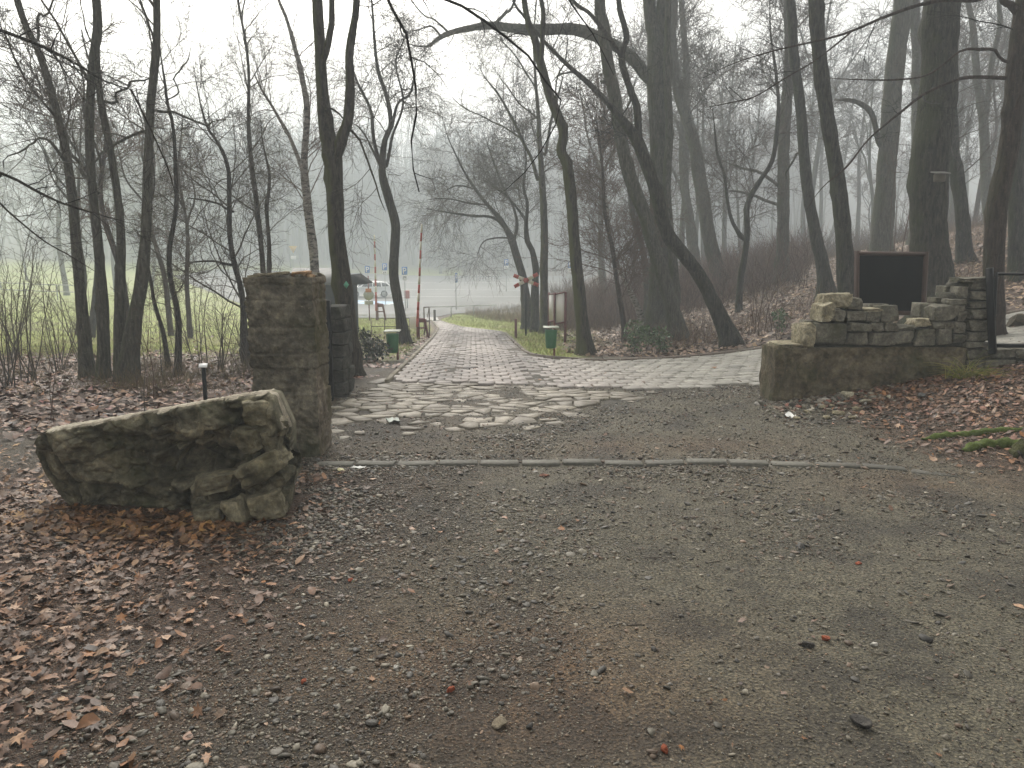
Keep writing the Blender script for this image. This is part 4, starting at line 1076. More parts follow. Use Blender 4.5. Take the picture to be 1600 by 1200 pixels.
traced([[(1459, 485, 82), (1455, 430, 68), (1456, 360, 60), (1459, 280, 60), (1464, 220, 60), (1469, 187, 56), (1474, 93, 54), (1479, 0, 56)]], 14, 'massive dark trunk behind the ruined wall, the thickest tree', t0=.6, n1=24, L1=2.4, L2=1.0, L3=.5, bark=BARK, K=22, top=17)
traced([[(1506, 445, 28), (1500, 340, 22), (1497, 280, 21), (1492, 225, 18), (1484, 180, 14), (1484, 100, 10)]], 20, 'dark trunk standing close right behind the massive trunk', t0=.4, n1=24, L1=2.2, L2=1.0, L3=.5, bark=BARK, minr=.004, top=0)
traced([[(1551, 470, 36), (1552, 400, 31), (1556, 340, 31), (1561, 303, 33), (1574, 250, 32), (1580, 210, 31), (1586, 130, 30), (1592, 60, 28), (1600, 0, 26), (1612, -60, 24)],
        [(1578, 98, 5), (1562, 92, 5), (1553, 79, 5), (1530, 78, 5), (1500, 80, 4), (1460, 112, 3), (1412, 124, 3), (1350, 124, 2), (1300, 120, 2)],
        [(1578, 122, 7), (1555, 121, 6), (1520, 120, 6), (1496, 124, 5), (1449, 145, 5), (1412, 173, 4), (1361, 215, 3), (1319, 261, 3), (1290, 289, 2), (1262, 330, 2)],
        [(1608, -40, 10), (1560, -12, 8), (1515, 2, 7), (1449, 5, 6), (1393, 21, 5), (1323, 51, 4), (1253, 70, 3), (1160, 93, 2), (1100, 120, 2)],
        [(1600, 30, 16), (1580, 8, 13), (1560, -20, 11)], [(1330, 50, 3), (1280, 90, 2), (1230, 120, 2), (1170, 155, 2), (1110, 165, 2)]], 11,
       'brown scaly tree behind the gate throwing long thin branches to the left', t0=.35, n1=50, n2=6, n3=4, L1=1.2, L2=.5, L3=.25, bark=BARK_RED, twig=TWIG_DARK, K=18, minr=.0016, top=12, wander=.1)
traced([[(1592, 432, 30), (1591, 360, 25), (1592, 327, 25), (1594, 250, 23), (1600, 150, 21), (1606, 0, 18)]], 17, 'dark trunk at the edge of the wood behind the metal gate', t0=.5, n1=24, L1=2.4, L2=1.0, L3=.5, bark=BARK, minr=.004, top=14)
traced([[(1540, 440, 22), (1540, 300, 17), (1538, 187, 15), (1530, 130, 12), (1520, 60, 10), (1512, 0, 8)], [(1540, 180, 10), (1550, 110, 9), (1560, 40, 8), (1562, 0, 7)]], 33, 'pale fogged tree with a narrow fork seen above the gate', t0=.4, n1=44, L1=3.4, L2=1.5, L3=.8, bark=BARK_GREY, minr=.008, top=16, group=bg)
# slender ones among the leaning trees
traced([[(975, 512, 10), (965, 440, 8), (955, 380, 7), (945, 330, 6), (940, 250, 4), (930, 180, 3)]], 20, 'thin reddish young tree left of the thick twin stemmed tree', t0=.2, n1=44, L1=2.2, L2=1.0, L3=.5, bark=BARK_RED, twig=TWIG_RED, minr=.005, top=0)
traced([[(1003, 500, 12), (985, 455, 9), (965, 412, 7), (955, 370, 6), (945, 300, 5), (935, 220, 4), (905, 130, 3)]], 22, 'slanting thin birch leaning left behind the mossy verge tree', t0=.2, n1=44, L1=2.4, L2=1.1, L3=.5, bark=BIRCH, twig=TWIG_RED, minr=.005, top=0, name='birch_tree')
traced([[(1012, 440, 12), (1000, 380, 10), (988, 330, 9), (980, 250, 7), (970, 180, 5)]], 26, 'slim grey tree glimpsed between the grey leaning trunk and the verge', t0=.2, n1=36, L1=2.6, L2=1.2, L3=.6, bark=BARK_GREY, minr=.006, top=0)

# --- trees out of frame whose branches hang into view
traced([[(-330, 900, 110, 5.2), (-335, 500, 90, 5.2), (-330, 100, 75, 5.2), (-335, -300, 60, 5.2), (-330, -700, 40, 5.2)],
        [(-325, -60, 9, 5.2), (-200, -20, 7, 5.5), (-60, 25, 6, 5.8), (0, 47, 5, 6), (60, 70, 5, 6), (120, 100, 4, 6), (160, 125, 4, 6), (205, 140, 3.5, 6)], [(205, 140, 3, 6), (225, 180, 2.6, 6), (240, 212, 2.4, 6), (262, 262, 2, 6), (273, 300, 1.4, 6)],
        [(-325, 180, 8, 5.2), (-150, 225, 6, 5.6), (0, 270, 4.5, 6), (60, 300, 4, 6), (110, 322, 3, 6), (215, 352, 2, 6)], [(-10, 305, 3, 6), (60, 370, 2.4, 6), (110, 400, 2, 6), (150, 425, 2, 6)]], 6,
       'dark thin branches of a tree beyond the left border reaching in over the clump', ws=1, t0=.3, n1=60, n2=4, n3=3, L1=.7, L2=.3, L3=.15, bark=BARK, twig=TWIG_DARK, top=0, minr=.0014, wander=0)
def P3(x, y, z, w): return (x, y, z, w)
root_b = (2.6, -2.2)
def overhead():
    """tree beside the viewpoint: its branches arch forward over the track"""
    mb, cr = MB(), MB(); g0 = gz(*root_b)
    tr = catmull([(2.6, -2.2, g0 - .2, .24), (2.62, -2.2, g0 + 2, .19), (2.55, -2.15, 5, .15), (2.6, -2.1, 8, .10), (2.5, -2.1, 11, .04)], 60)
    mb.tube(tr[:, :3], tr[:, 3], 12)
    brs = []
    def br(src, pix, w0, w1, Yb):
        pts = [np.r_[src, w0 * 2.2], np.r_[(np.array(src) + pt(*pix[0], Yb)) / 2 + [0, 0, .5], w0 * 1.4]]
        for k_, (u, v) in enumerate(pix): p = pt(u, v, Yb); pts.append(np.r_[p, (w0 + (w1 - w0) * k_ / (len(pix) - 1))])
        c = catmull(pts, 60); s_ = np.linspace(0, 25, 60)
        c[:, 0] += .012 * vnoise(s_ * 2, s_, s=3); c[:, 2] += .012 * vnoise(s_ * 2, s_, s=8)
        mb.tube(c[:, :3], c[:, 3], 6); brs.append(c)
    br((2.55, -2.15, 4.6), [(560, -90), (600, -20), (612, 10), (632, 45), (641, 92), (650, 170), (643, 215), (645, 265), (656, 303)], .013, .004, 5.2)
    br((2.55, -2.15, 5.2), [(600, -70), (700, -5), (762, 37), (820, 80), (850, 125), (876, 165), (850, 230), (818, 270), (790, 300)], .012, .002, 5.6)
    br((2.58, -2.15, 4.9), [(800, -80), (870, -20), (900, 20), (930, 60), (960, 120)], .010, .002, 5.8)
    PP = np.stack([b_[20:] for b_ in brs]); A, R = grow(PP[..., :3], PP[..., 3], 60, .1, 1, 50, .7, 7, 91, .6, .3, -.05)
    V, q_ = tubes(A, np.maximum(R, .0013), 4); cr.add(V, [q_])
    A2, R2 = grow(A, R, 160, .1, 1, 45, .25, 5, 92, .6, .3, -.05); V, q_ = tubes(A2, np.maximum(R2, .0011), 3); cr.add(V, [q_])
    o = empty('bare_tree', (2.6, -2.2, g0), 'dark bare branches hanging down from above the picture over the driveway', 'tree'); off = np.array([2.6, -2.2, g0])
    link('trunk', mb.mesh('trunk', TWIG_DARK, True, T=lambda V: V - off), o); link('crown', cr.mesh('crown', TWIG_DARK, True, T=lambda V: V - off), o)
overhead()

# --- saplings / shrubs of bare stems
def bare_shrub(x, y, h, n, spread, label, twig=TWIG, name='bare_shrub', cat='shrub', group=None, r0=.008, seed=0, n2=5, n3=3):
    g0 = gz(x, y); r = np.random.default_rng(8000 + seed)
    m = 9; A = np.zeros((n, m, 3)); ph = r.uniform(0, 6.28, n); sp = r.uniform(.1, 1, n) * spread
    A[:, 0] = np.c_[r.normal(0, .06, n), r.normal(0, .06, n), np.full(n, -.1)]
    d = nrm(np.c_[np.cos(ph) * sp, np.sin(ph) * sp, np.ones(n)]); st = h * r.uniform(.55, 1.05, n) / (m - 1)
    for j in range(1, m):
        d = nrm(d + r.normal(0, .09, (n, 3)) + [0, 0, .04]); A[:, j] = A[:, j - 1] + d * st[:, None]
    R = r0 * r.uniform(.5, 1, n)[:, None] * np.linspace(1, .3, m)[None]
    o = empty(name, (x, y, g0), label, cat, group)
    st_ = MB(); V, q_ = tubes(A, R, 5); st_.add(V, [q_]); link('stems', st_.mesh('stems', twig, True), o)
    cr = MB(); A2, R2 = grow(A, R, n * n2, .25, 1, 42, h * .32, 6, 8100 + seed, .6, .2, .05); mr = max(.0012, y * .00018); V, q_ = tubes(A2, np.maximum(R2, mr), 3); cr.add(V, [q_])
    A3, R3 = grow(A2, R2, n * n2 * n3, .1, 1, 40, h * .12, 4, 8200 + seed, .6, .2, .02); V, q_ = tubes(A3, np.maximum(R3, mr * .8), 3); cr.add(V, [q_])
    link('twigs', cr.mesh('twigs', twig, True), o); return o
for j, (u, v, Yd, h, n, sp, lb) in enumerate((
        (50, 600, 10.5, 2.6, 9, .22, 'tall bare shrub of dark stems near the left border'),
        (8, 612, 10.0, 2.0, 12, .4, 'dense bare shrub cut by the left border'),
        (20, 560, 14, 2.6, 14, .4, 'spreading bare bush behind the tall shrub at the left'),
        (95, 590, 12, 1.8, 10, .4, 'low bare bush at the left foot of the tree clump'),
        (132, 585, 13.5, 2.2, 8, .3, 'bare shrub directly behind the clump trunks'),
        (92, 655, 7.4, 1.35, 2, .08, 'single reddish bare stem above the left end of the slab'),
        (215, 640, 8.0, 1.2, 2, .12, 'pair of thin bare stems above the middle of the slab'),
        (240, 625, 9.0, 1.4, 3, .15, 'three thin bare stems right of the clump foot'),
        (262, 600, 10.5, 1.9, 3, .2, 'thin pale stems under the slim dark tree'),
        (345, 590, 12, 2.0, 9, .35, 'fine bare bush just left of the gate pillar'),
        (385, 585, 12, 1.5, 8, .4, 'low bare bush touching the gate pillar from behind'),
        (310, 575, 13.5, 2.4, 6, .2, 'tall fine stems behind the marker post'),
        (1120, 505, 22, 1.6, 8, .35, 'bare bush on the leaves behind the leaning tree'),
        (1185, 520, 17, 2.4, 3, .3, 'forked bare sapling left of the ruined wall'),
        (1205, 520, 17.5, 1.8, 5, .35, 'small bare bush beside the forked sapling'),
        (1175, 515, 19, 2.0, 4, .5, 'leaning bare stems between the forked sapling and the leaning tree'),
        (1255, 440, 24, 2.5, 8, .35, 'bare bush on top of the slope left of the notice board'),
        (985, 520, 23, 1.8, 7, .35, 'bare bush behind the low green shrub'),
        (1075, 500, 26, 2.4, 6, .3, 'bare bush between the two leaning trunks'),
        (1395, 430, 18, 4.5, 4, .12, 'tall thin saplings rising behind the notice board'))):
    p = pt(u, v, Yd); red = u > 900 or j in (5, 7)
    bare_shrub(p[0], Yd, h, n, sp, lb, TWIG_RED if red else TWIG, seed=j, r0=.011 if Yd > 9 else .007)

# --- background trees as copies of a few kinds
def proto_tree(seed, H, lean, n1, bark, twig, minr):
    r = np.random.default_rng(seed); m = 30
    s = np.linspace(0, 1, m); x = lean * s * H * .2 + .25 * vnoise(s * 4, s * 0 + seed, s=3); y = .2 * vnoise(s * 4, s * 0 + seed, s=4)
    R = (.012 * H) * (1 - s * .92) * (1 + .4 * np.exp(-s * 60)) + .01
    C_ = np.stack([x - x[0], y - y[0], s * H - .3], 1); tk = MB().tube(C_, R, 8)
    lim = [C_]; limR = [R]
    for k_ in range(2):
        i = int(m * r.uniform(.35, .6)); a = r.uniform(0, 6.28); d = np.array([math.cos(a) * .5, math.sin(a) * .5, 1]); t = np.linspace(0, 1, m)[:, None]
        Q = C_[i] + d * t * H * .4 + .3 * np.c_[vnoise(t[:, 0] * 3, t[:, 0] * 0 + k_, s=5), vnoise(t[:, 0] * 3, t[:, 0] * 0 + k_, s=6), t[:, 0] * 0] * np.minimum(1, t * 4)
        q_ = R[i] * .7 * (1 - t[:, 0] * .85); tk.tube(Q, q_, 6); lim.append(Q); limR.append(q_)
    P = np.stack(lim); RR = np.stack(limR); cr = MB()
    A1, R1 = grow(P, RR, n1, .3, .98, 50, H * .24, 8, seed + 1, .5, .2, .05); V, f_ = tubes(A1, np.maximum(R1, minr * 1.5), 4); cr.add(V, [f_])
    A2, R2 = grow(A1, R1, n1 * 7, .15, .98, 45, H * .10, 6, seed + 2, .6, .22, .03); V, f_ = tubes(A2, np.maximum(R2, minr), 3); cr.add(V, [f_])
    A3, R3 = grow(A2, R2, n1 * 7 * 4, .1, 1, 42, H * .05, 4, seed + 3, .7, .22, .0); V, f_ = tubes(A3, np.maximum(R3, minr * .75), 3); cr.add(V, [f_])
    return tk.mesh('trunk', bark, True), cr.mesh('crown', twig, True)
kinds = [proto_tree(9001 + i * 31, H, ln, n1, bk, tw, mr) for i, (H, ln, n1, bk, tw, mr) in enumerate((
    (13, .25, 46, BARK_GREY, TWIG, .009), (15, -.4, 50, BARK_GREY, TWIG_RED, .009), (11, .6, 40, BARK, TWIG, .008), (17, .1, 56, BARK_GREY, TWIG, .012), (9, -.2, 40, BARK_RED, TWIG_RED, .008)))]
def put(kind, x, y, sc, rz, label, group, name='bare_tree'):
    tk, cr = kinds[kind]
    o = empty(name, (x, y, gz(x, y) - .05), label, 'tree', group); o.rotation_euler.z = rz; o.scale = (sc, sc, sc)
    for nm, me in (('trunk', tk), ('crown', cr)):
        c = D2.objects.new(nm, me); COL.objects.link(c); c.parent = o
rb = random.Random(77)
def scatter(n, xr, yr, ks, sc, label, group, avoid=None, sep=2.2):
    done = []; tries = 0
    while len(done) < n and tries < 6000:
        tries += 1
        y = rb.uniform(*yr); u = rb.uniform(*xr); x = (u - 800) / F * y
        if avoid and avoid(x, y): continue
        if any((x - a) ** 2 + (y - b_) ** 2 < sep ** 2 for a, b_ in done): continue
        done.append((x, y)); put(rb.choice(ks), x, y, rb.uniform(*sc), rb.uniform(0, 6.28), label, group)
LOT = [(-4, 30), (-9, 37), (-15, 42), (-48, 104), (-50, 129), (15, 129), (11, 92), (5, 70), (3, 56), (1, 30)]
inlot = lambda x, y: bool(inpoly(np.array([x]), np.array([y]), LOT)[0])
scatter(26, (930, 1640), (36, 62), (0, 1, 2, 3, 4), (.7, 1.15), 'bare grey tree fading into the fog on the wooded slope', 'fogged trees on the wooded slope', inlot)
scatter(28, (880, 1700), (62, 120), (0, 1, 3), (.8, 1.3), 'faint bare tree deep in the fogged wood beyond the slope', 'faint trees deep in the wood', inlot, 3)
scatter(95, (-100, 1100), (130, 178), (0, 1, 3), (.95, 1.45), 'faint bare tree in the fogged wood beyond the car park', 'faint trees beyond the car park', None, 2.6)
scatter(5, (-60, 330), (17, 24), (2, 4), (.55, .85), 'thin bare young tree at the edge of the meadow', 'young trees at the meadow edge', None, 1.2)
scatter(8, (-60, 420), (60, 110), (0, 1, 3), (.8, 1.1), 'pale bare tree standing on the far meadow in fog', 'trees on the far meadow', inlot, 4)

def distant_wood():
    r = np.random.default_rng(5); n = 2400; y = r.uniform(136, 225, n); u = 120 + 1130 * r.random(n) ** .9; x = (u - 800) / F * y
    m = 8; A = np.zeros((n, m, 3)); A[:, 0] = np.c_[x, y, ground(x, y) - .3]; H = r.uniform(14, 24, n)
    d = nrm(np.c_[r.normal(0, .06, (n, 2)), np.ones(n)])
    for j in range(1, m): d = nrm(d + r.normal(0, .04, (n, 3))); A[:, j] = A[:, j - 1] + d * (H / (m - 1))[:, None]
    Rr = r.uniform(.09, .2, n)[:, None] * np.linspace(1, .2, m)[None]; mb = MB(); V, q_ = tubes(A, Rr, 4); mb.add(V, [q_])
    A1, R1 = grow(A, Rr, n * 11, .25, .98, 48, 4.5, 5, 6, .5, .2, .08); V, q_ = tubes(A1, np.maximum(R1, .03), 3); mb.add(V, [q_])
    A2, R2 = grow(A1, R1, n * 44, .1, .98, 42, 2.0, 4, 7, .6, .2, .05); V, q_ = tubes(A2, np.maximum(R2, .018), 3); mb.add(V, [q_])
    link('distant_wood', mb.mesh('distant_wood', TWIG, True), kind='stuff')
distant_wood()
# --- undergrowth and grass (stuff)
def stalks(name, pts, h, r0, m_, seed, cols, lean=.35, m=4, K=3, kind='stuff'):
    r = np.random.default_rng(seed); n = len(pts); A = np.zeros((n, m, 3))
    A[:, 0, :2] = pts; A[:, 0, 2] = ground(pts[:, 0], pts[:, 1]) - .02
    d = nrm(np.c_[r.normal(0, lean, (n, 2)), np.ones(n)]); hh = h * r.uniform(.35, 1.15, n)
    for j in range(1, m): d = nrm(d + r.normal(0, lean * .5, (n, 3)) * [1, 1, .4]); A[:, j] = A[:, j - 1] + d * (hh / (m - 1))[:, None]
    R = r0 * r.uniform(.6, 1.2, n)[:, None] * np.linspace(1, .35, m)[None]
    V, q_ = tubes(A, R, K); c = np.array(cols)[r.integers(0, len(cols), n)] * r.uniform(.7, 1.3, (n, 1))
    link(name, mesh_np(name, V, [q_], m_, True, np.repeat(c, m * K, 0)), kind=kind)
STALK = vcol_mat('dry_stalk', .8, 5, .2, 0)
def rnd_uv(n, ur, yr, seed, keep=None, pw=1):
    r = np.random.default_rng(seed); y = yr[0] + (yr[1] - yr[0]) * r.random(n) ** pw; u = r.uniform(*ur, n); x = (u - 800) / F * y
    P_ = np.c_[x, y]
    if keep is not None: P_ = P_[keep(x, y, r)]
    return P_
cl_ = lambda x, y, f, s: fbm(x * f, y * f, octs=2, s=s)
stalks('brown_undergrowth', rnd_uv(26000, (690, 1020), (28, 68), 1, lambda x, y, r: (x > np.interp(y, [27, 32, 40, 50, 60], [1.3, .5, -1.6, -3.2, -1.4])) & ~inpoly(x, y, [(-4.2, 39), (-13, 44), (-48, 127), (14, 127), (4.2, 80), (.4, 62), (-1.6, 56), (-3.9, 52), (-4.2, 45)]) & (cl_(x, y, .35, 3) + r.normal(0, .2, len(x)) > -.15)), .60, .006, STALK, 2, [(.20, .125, .085), (.24, .16, .10), (.16, .12, .08)], .4)
stalks('wood_undergrowth', rnd_uv(26000, (880, 1640), (16.5, 40), 3, lambda x, y, r: (litter_mask(x, y) > .8) & (cl_(x, y, .5, 4) + r.normal(0, .3, len(x)) > .1)), .55, .0045, STALK, 4, [(.15, .09, .05), (.19, .13, .06), (.12, .06, .04)], .45)
stalks('wood_undergrowth', rnd_uv(16000, (880, 1640), (34, 80), 5, lambda x, y, r: ~inpoly(x, y, LOT) & (x > 2)), 1.6, .009, STALK, 6, [(.09, .06, .045), (.11, .07, .05)], .4)
stalks('wood_undergrowth', rnd_uv(16000, (860, 1250), (26, 60), 15, lambda x, y, r: (x > 1.5) & ~inpoly(x, y, LOT)), 2.0, .008, STALK, 16, [(.14, .085, .07), (.17, .11, .085)], .4)
stalks('meadow_grass', rnd_uv(30000, (-60, 560), (12.5, 24), 7, lambda x, y, r: (x < -4.2) & (grass_mask(x, y) + r.normal(0, .25, len(x)) > .45), 1.3), .10, .0035, STALK, 8, [(.24, .28, .06), (.28, .29, .08), (.30, .23, .10)], .5, 3)
stalks('verge_grass', rnd_uv(42000, (500, 900), (13.5, 52), 9, lambda x, y, r: (grass_mask(x, y) + r.normal(0, .2, len(x)) > .5) & ~inpoly(x, y, ROAD)), .13, .0055, STALK, 10, [(.22, .30, .06), (.26, .29, .08), (.28, .22, .10)], .5, 3)
stalks('dry_grass', rnd_uv(15000, (-40, 520), (9, 17), 11, lambda x, y, r: (x < -3.2) & (cl_(x, y, .8, 6) + r.normal(0, .3, len(x)) > .1)), .32, .0026, STALK, 12, [(.14, .10, .055), (.11, .07, .04), (.15, .13, .05)], .5)
stalks('hedge_twigs', rnd_uv(900, (-40, 400), (22, 27), 13, lambda x, y, r: (x < -8.5)), 1.1, .004, STALK, 14, [(.08, .06, .045), (.10, .075, .05)], .35)

# --- leafy shrubs
def leaf_blob(o, c, rad, n, size, cols, seed, name='leaves'):
    r = np.random.default_rng(seed); d = nrm(r.normal(0, 1, (n, 3))) * (r.random(n) ** .4)[:, None]
    P_ = np.array(c) + d * np.array(rad) * (1 + .35 * vnoise(d[:, 0] * 3, d[:, 1] * 3, d[:, 2] * 3, s=seed))[:, None]
    a = nrm(r.normal(0, 1, (n, 3)) + [0, 0, -.3] + d * .8); b_ = nrm(np.cross(a, r.normal(0, 1, (n, 3)))); cc = np.cross(a, b_)
    s = size * r.uniform(.6, 1.2, n)[:, None]
    V = np.stack([P_, P_ + a * s * .5 + b_ * s * .22 - cc * s * .05, P_ + a * s, P_ + a * s * .5 - b_ * s * .22 - cc * s * .05], 1).reshape(-1, 3)
    q_ = np.arange(n * 4).reshape(n, 4); col = np.repeat(np.array(cols)[r.integers(0, len(cols), n)] * r.uniform(.7, 1.3, (n, 1)), 4, 0)
    link(name, mesh_np(name, V, [q_], LEAFG, False, col), o)
LEAFG = vcol_mat('evergreen_leaf', .5, 10, .2, 0, spec=.5)
def green_shrub(u, Yd, label, blobs, cols, nst=8, size=.11, h=.8, seed=1, v=548):
    x = pt(u, v, Yd)[0]; o = bare_shrub(x, Yd, h, nst, .45, label, TWIG, 'evergreen_shrub', 'shrub', None, .008, 60 + seed, 3, 2); o.scale = (.78,) * 3
    for k_, (dx, dz, rr, n) in enumerate(blobs): leaf_blob(o, (dx, 0, dz), (rr, rr, rr * .85), n, size, cols, seed * 10 + k_, 'foliage')
GC = [(.075, .13, .045), (.10, .15, .06), (.05, .09, .035)]
green_shrub(1000, 15.6, 'small evergreen shrub with drooping leaves on the verge before the twin stemmed tree', [(-.10, .62, .32, 330), (-.18, .28, .22, 130), (.18, .5, .25, 200)], GC, seed=1)
green_shrub(1028, 15.8, 'lower evergreen shrub right next to the small drooping one', [(.05, .45, .28, 240), (.12, .2, .18, 90)], GC, seed=2, h=.6)
green_shrub(576, 14.2, 'dark broad leaved shrub between the forked tree and the left bin', [(-.05, .35, .42, 420), (.2, .3, .3, 240), (-.15, .6, .25, 160)], [(.035, .045, .028), (.05, .06, .035), (.03, .035, .025)], seed=3, h=.8)
green_shrub(1216, 16.2, 'tiny evergreen shrub at the foot of the slope left of the wall', [(0, .62, .20, 120), (.05, .35, .14, 50)], GC, seed=4, h=.7)

# ------------------------------------------------------------------ fallen leaves and stones (stuff)
def leaf_template(kind):
    if kind == 0:   # five lobed
        t = [(0, -1, ), ]; ang = [-90, -62, -40, -15, 5, 25, 45, 68, 90, 112, 135, 155, 175, 195, 220, 242]; rr = [.35, .42, .75, .42, 1.0, .50, .92, .48, 1.08, .48, .92, .50, 1.0, .42, .75, .42]
    elif kind == 1: # oak like
        ang = [-90, -55, -25, 5, 30, 55, 75, 90, 105, 125, 150, 175, 205, 235]; rr = [.9, .3, .5, .3, .55, .42, .8, 1.15, .8, .42, .55, .3, .5, .3]
    else:
        ang = list(range(-90, 270, 36)); rr = [1.0, .6, .5, .55, .75, 1.1, .75, .55, .5, .6]
    P_ = np.array([(r_ * math.cos(math.radians(a)), r_ * math.sin(math.radians(a))) for a, r_ in zip(ang, rr)]) * .5
    n = len(P_); V = np.zeros((n + 1, 3)); V[:n, :2] = P_; V[n] = (0, .03, 0)
    Ft = np.array([(n, i, (i + 1) % n) for i in range(n)])
    return V, Ft
def scatter_leaves(name, P_, size, seed, cols, lift=.004, curl=.35, simple_=False):
    r = np.random.default_rng(seed); VV = []; FF = []; CC = []; off = 0
    kind = r.integers(0, 3, len(P_)) if not simple_ else np.full(len(P_), 2)
    for kd in range(3):
        p_ = P_[kind == kd]; n = len(p_)
        if not n: continue
        V0, F0 = leaf_template(kd)
        if simple_: V0 = np.array([(-.5, 0, 0), (0, -.35, 0), (.5, 0, .0), (0, .35, 0), (0, 0, 0.)]); F0 = np.array([(4, 0, 1), (4, 1, 2), (4, 2, 3), (4, 3, 0)])
        s = size * (.35 + 1.25 * r.random(n) ** 1.6); m = len(V0)
        V = np.tile(V0[None], (n, 1, 1))
        cu = r.normal(0, curl, n)[:, None]; cu2 = r.normal(0, curl, n)[:, None]
        V[..., 2] += cu * V[..., 0] ** 2 * 1.6 + cu2 * V[..., 1] ** 2 * 1.2 + r.normal(0, .05, V[..., 0].shape) * (np.abs(V[..., 0]) + np.abs(V[..., 1]))
        V *= s[:, None, None]
        a = r.uniform(0, 6.28, n); c, s_ = np.cos(a)[:, None], np.sin(a)[:, None]
        X = V[..., 0] * c - V[..., 1] * s_; Yv = V[..., 0] * s_ + V[..., 1] * c
        tx, ty = r.normal(0, .22, n)[:, None], r.normal(0, .22, n)[:, None]
        Zv = V[..., 2] + X * tx + Yv * ty
        Zv -= Zv.min(1, keepdims=True) * .75
        W = np.stack([X + p_[:, :1], Yv + p_[:, 1:2], Zv], -1)
        W[..., 2] += ground(W[..., 0].ravel(), W[..., 1].ravel()).reshape(W.shape[:2]) + lift * r.uniform(.3, 3, n)[:, None]
        VV.append(W.reshape(-1, 3)); FF.append((F0[None] + (np.arange(n) * m)[:, None, None]).reshape(-1, 3) + off); off += n * m
        col = np.array(cols)[r.integers(0, len(cols), n)] * r.uniform(.45, 1.6, (n, 1)); CC.append(np.repeat(col, m, 0))
    link(name, mesh_np(name, np.concatenate(VV), FF, LEAFM, False, np.concatenate(CC)), kind='stuff')
LEAFM = vcol_mat('dead_leaf', .55, 60, .35, .3, .002, .45)
LC = [(.130, .060, .026), (.15, .070, .030), (.095, .046, .024), (.18, .095, .046), (.060, .031, .017), (.13, .065, .036), (.22, .135, .080), (.17, .072, .022), (.078, .040, .022), (.10, .056, .036)]
LO = [(.21, .105, .035), (.17, .080, .03), (.14, .075, .035), (.25, .14, .05), (.11, .06, .03)]
def area(n, xr, yr, seed, prob):
    r = np.random.default_rng(seed); x = r.uniform(*xr, n); y = r.uniform(*yr, n); k = r.random(n) < prob(x, y); return np.c_[x, y][k]
SLABP = [(-2.8, 4.80), (-1.4, 4.66), (-1.35, 5.1), (-2.8, 5.1)]
notslab = lambda x, y: ~inpoly(x, y, SLABP)
vis = lambda x, y: (np.abs(x) < .70 * y + .35)
scatter_leaves('fallen_leaves', area(46000, (-5.2, 1), (1.7, 7.2), 21, lambda x, y: np.clip(litter_mask(x, y) ** 1.3, 0, 1) * notslab(x, y) * vis(x, y)), .050, 22, LC)
scatter_leaves('fallen_leaves', area(15000, (-2.6, 5), (1.7, 9), 23, lambda x, y: (.035 + .25 * sstep(.3, -1.2, x) * sstep(-.2, .5, fbm(x * 1.5, y * 1.5, octs=2, s=77))) * vis(x, y)), .038, 24, LC)
scatter_leaves('fallen_leaves', area(3600, (-4.4, -1.6), (4.05, 4.75), 25, lambda x, y: np.exp(-((y - 4.45) / .20) ** 2) * sstep(-1.2, -1.9, x) * notslab(x, y)), .06, 26, LO)
scatter_leaves('fallen_leaves', area(5000, (-5, -2), (3.6, 6.5), 27, lambda x, y: .5 * sstep(-2.4, -3.2, x) * notslab(x, y) * vis(x, y)), .06, 28, LO)
scatter_leaves('fallen_leaves', area(75000, (-17, -2.1), (6.0, 24), 29, lambda x, y: (x > -.95 * y - .5) * litter_mask(x, y) * np.clip(14 / y, .35, 1) * (1 - .97 * grass_mask(x, y))), .085, 30, LC + [(.20, .10, .06), (.24, .13, .08), (.20, .09, .08)], simple_=True)
scatter_leaves('fallen_leaves', area(38000, (2.7, 8), (4.4, 9.4), 31, lambda x, y: litter_mask(x, y) * vis(x, y) * np.clip(.30 + sstep(3.4, 4.8, x + .5 * (y - 7)), 0, 1) * ~((x < 8) & (y > 8.15) & (y < 8.7))), .052, 32, LC + [(.24, .13, .09), (.20, .10, .07)])
scatter_leaves('fallen_leaves', area(90000, (.8, 26), (14, 44), 33, lambda x, y: (x < .72 * y) * litter_mask(x, y) * np.clip(18 / y, .4, 1)), .11, 34, [(.20, .125, .075), (.24, .15, .085), (.155, .095, .06), (.28, .19, .11), (.18, .11, .075)], simple_=True)
scatter_leaves('fallen_leaves', area(1500, (-4, 8), (9.5, 30), 35, lambda x, y: inpoly(x, y, ROAD) * (.25 + .75 * (y < 12)) * np.clip(14 / y, 0, 1)), .06, 36, LC, lift=.04, simple_=True)
scatter_leaves('fallen_leaves', area(9000, (-6.5, -1.6), (11, 24), 37, lambda x, y: (x < np.interp(y, [10.5, 24], [-1.8, -2.4])) * sstep(-.3, .3, fbm(x, y, octs=2, s=5))), .07, 38, [(.20, .10, .08), (.24, .13, .09), (.16, .09, .07)], simple_=True)

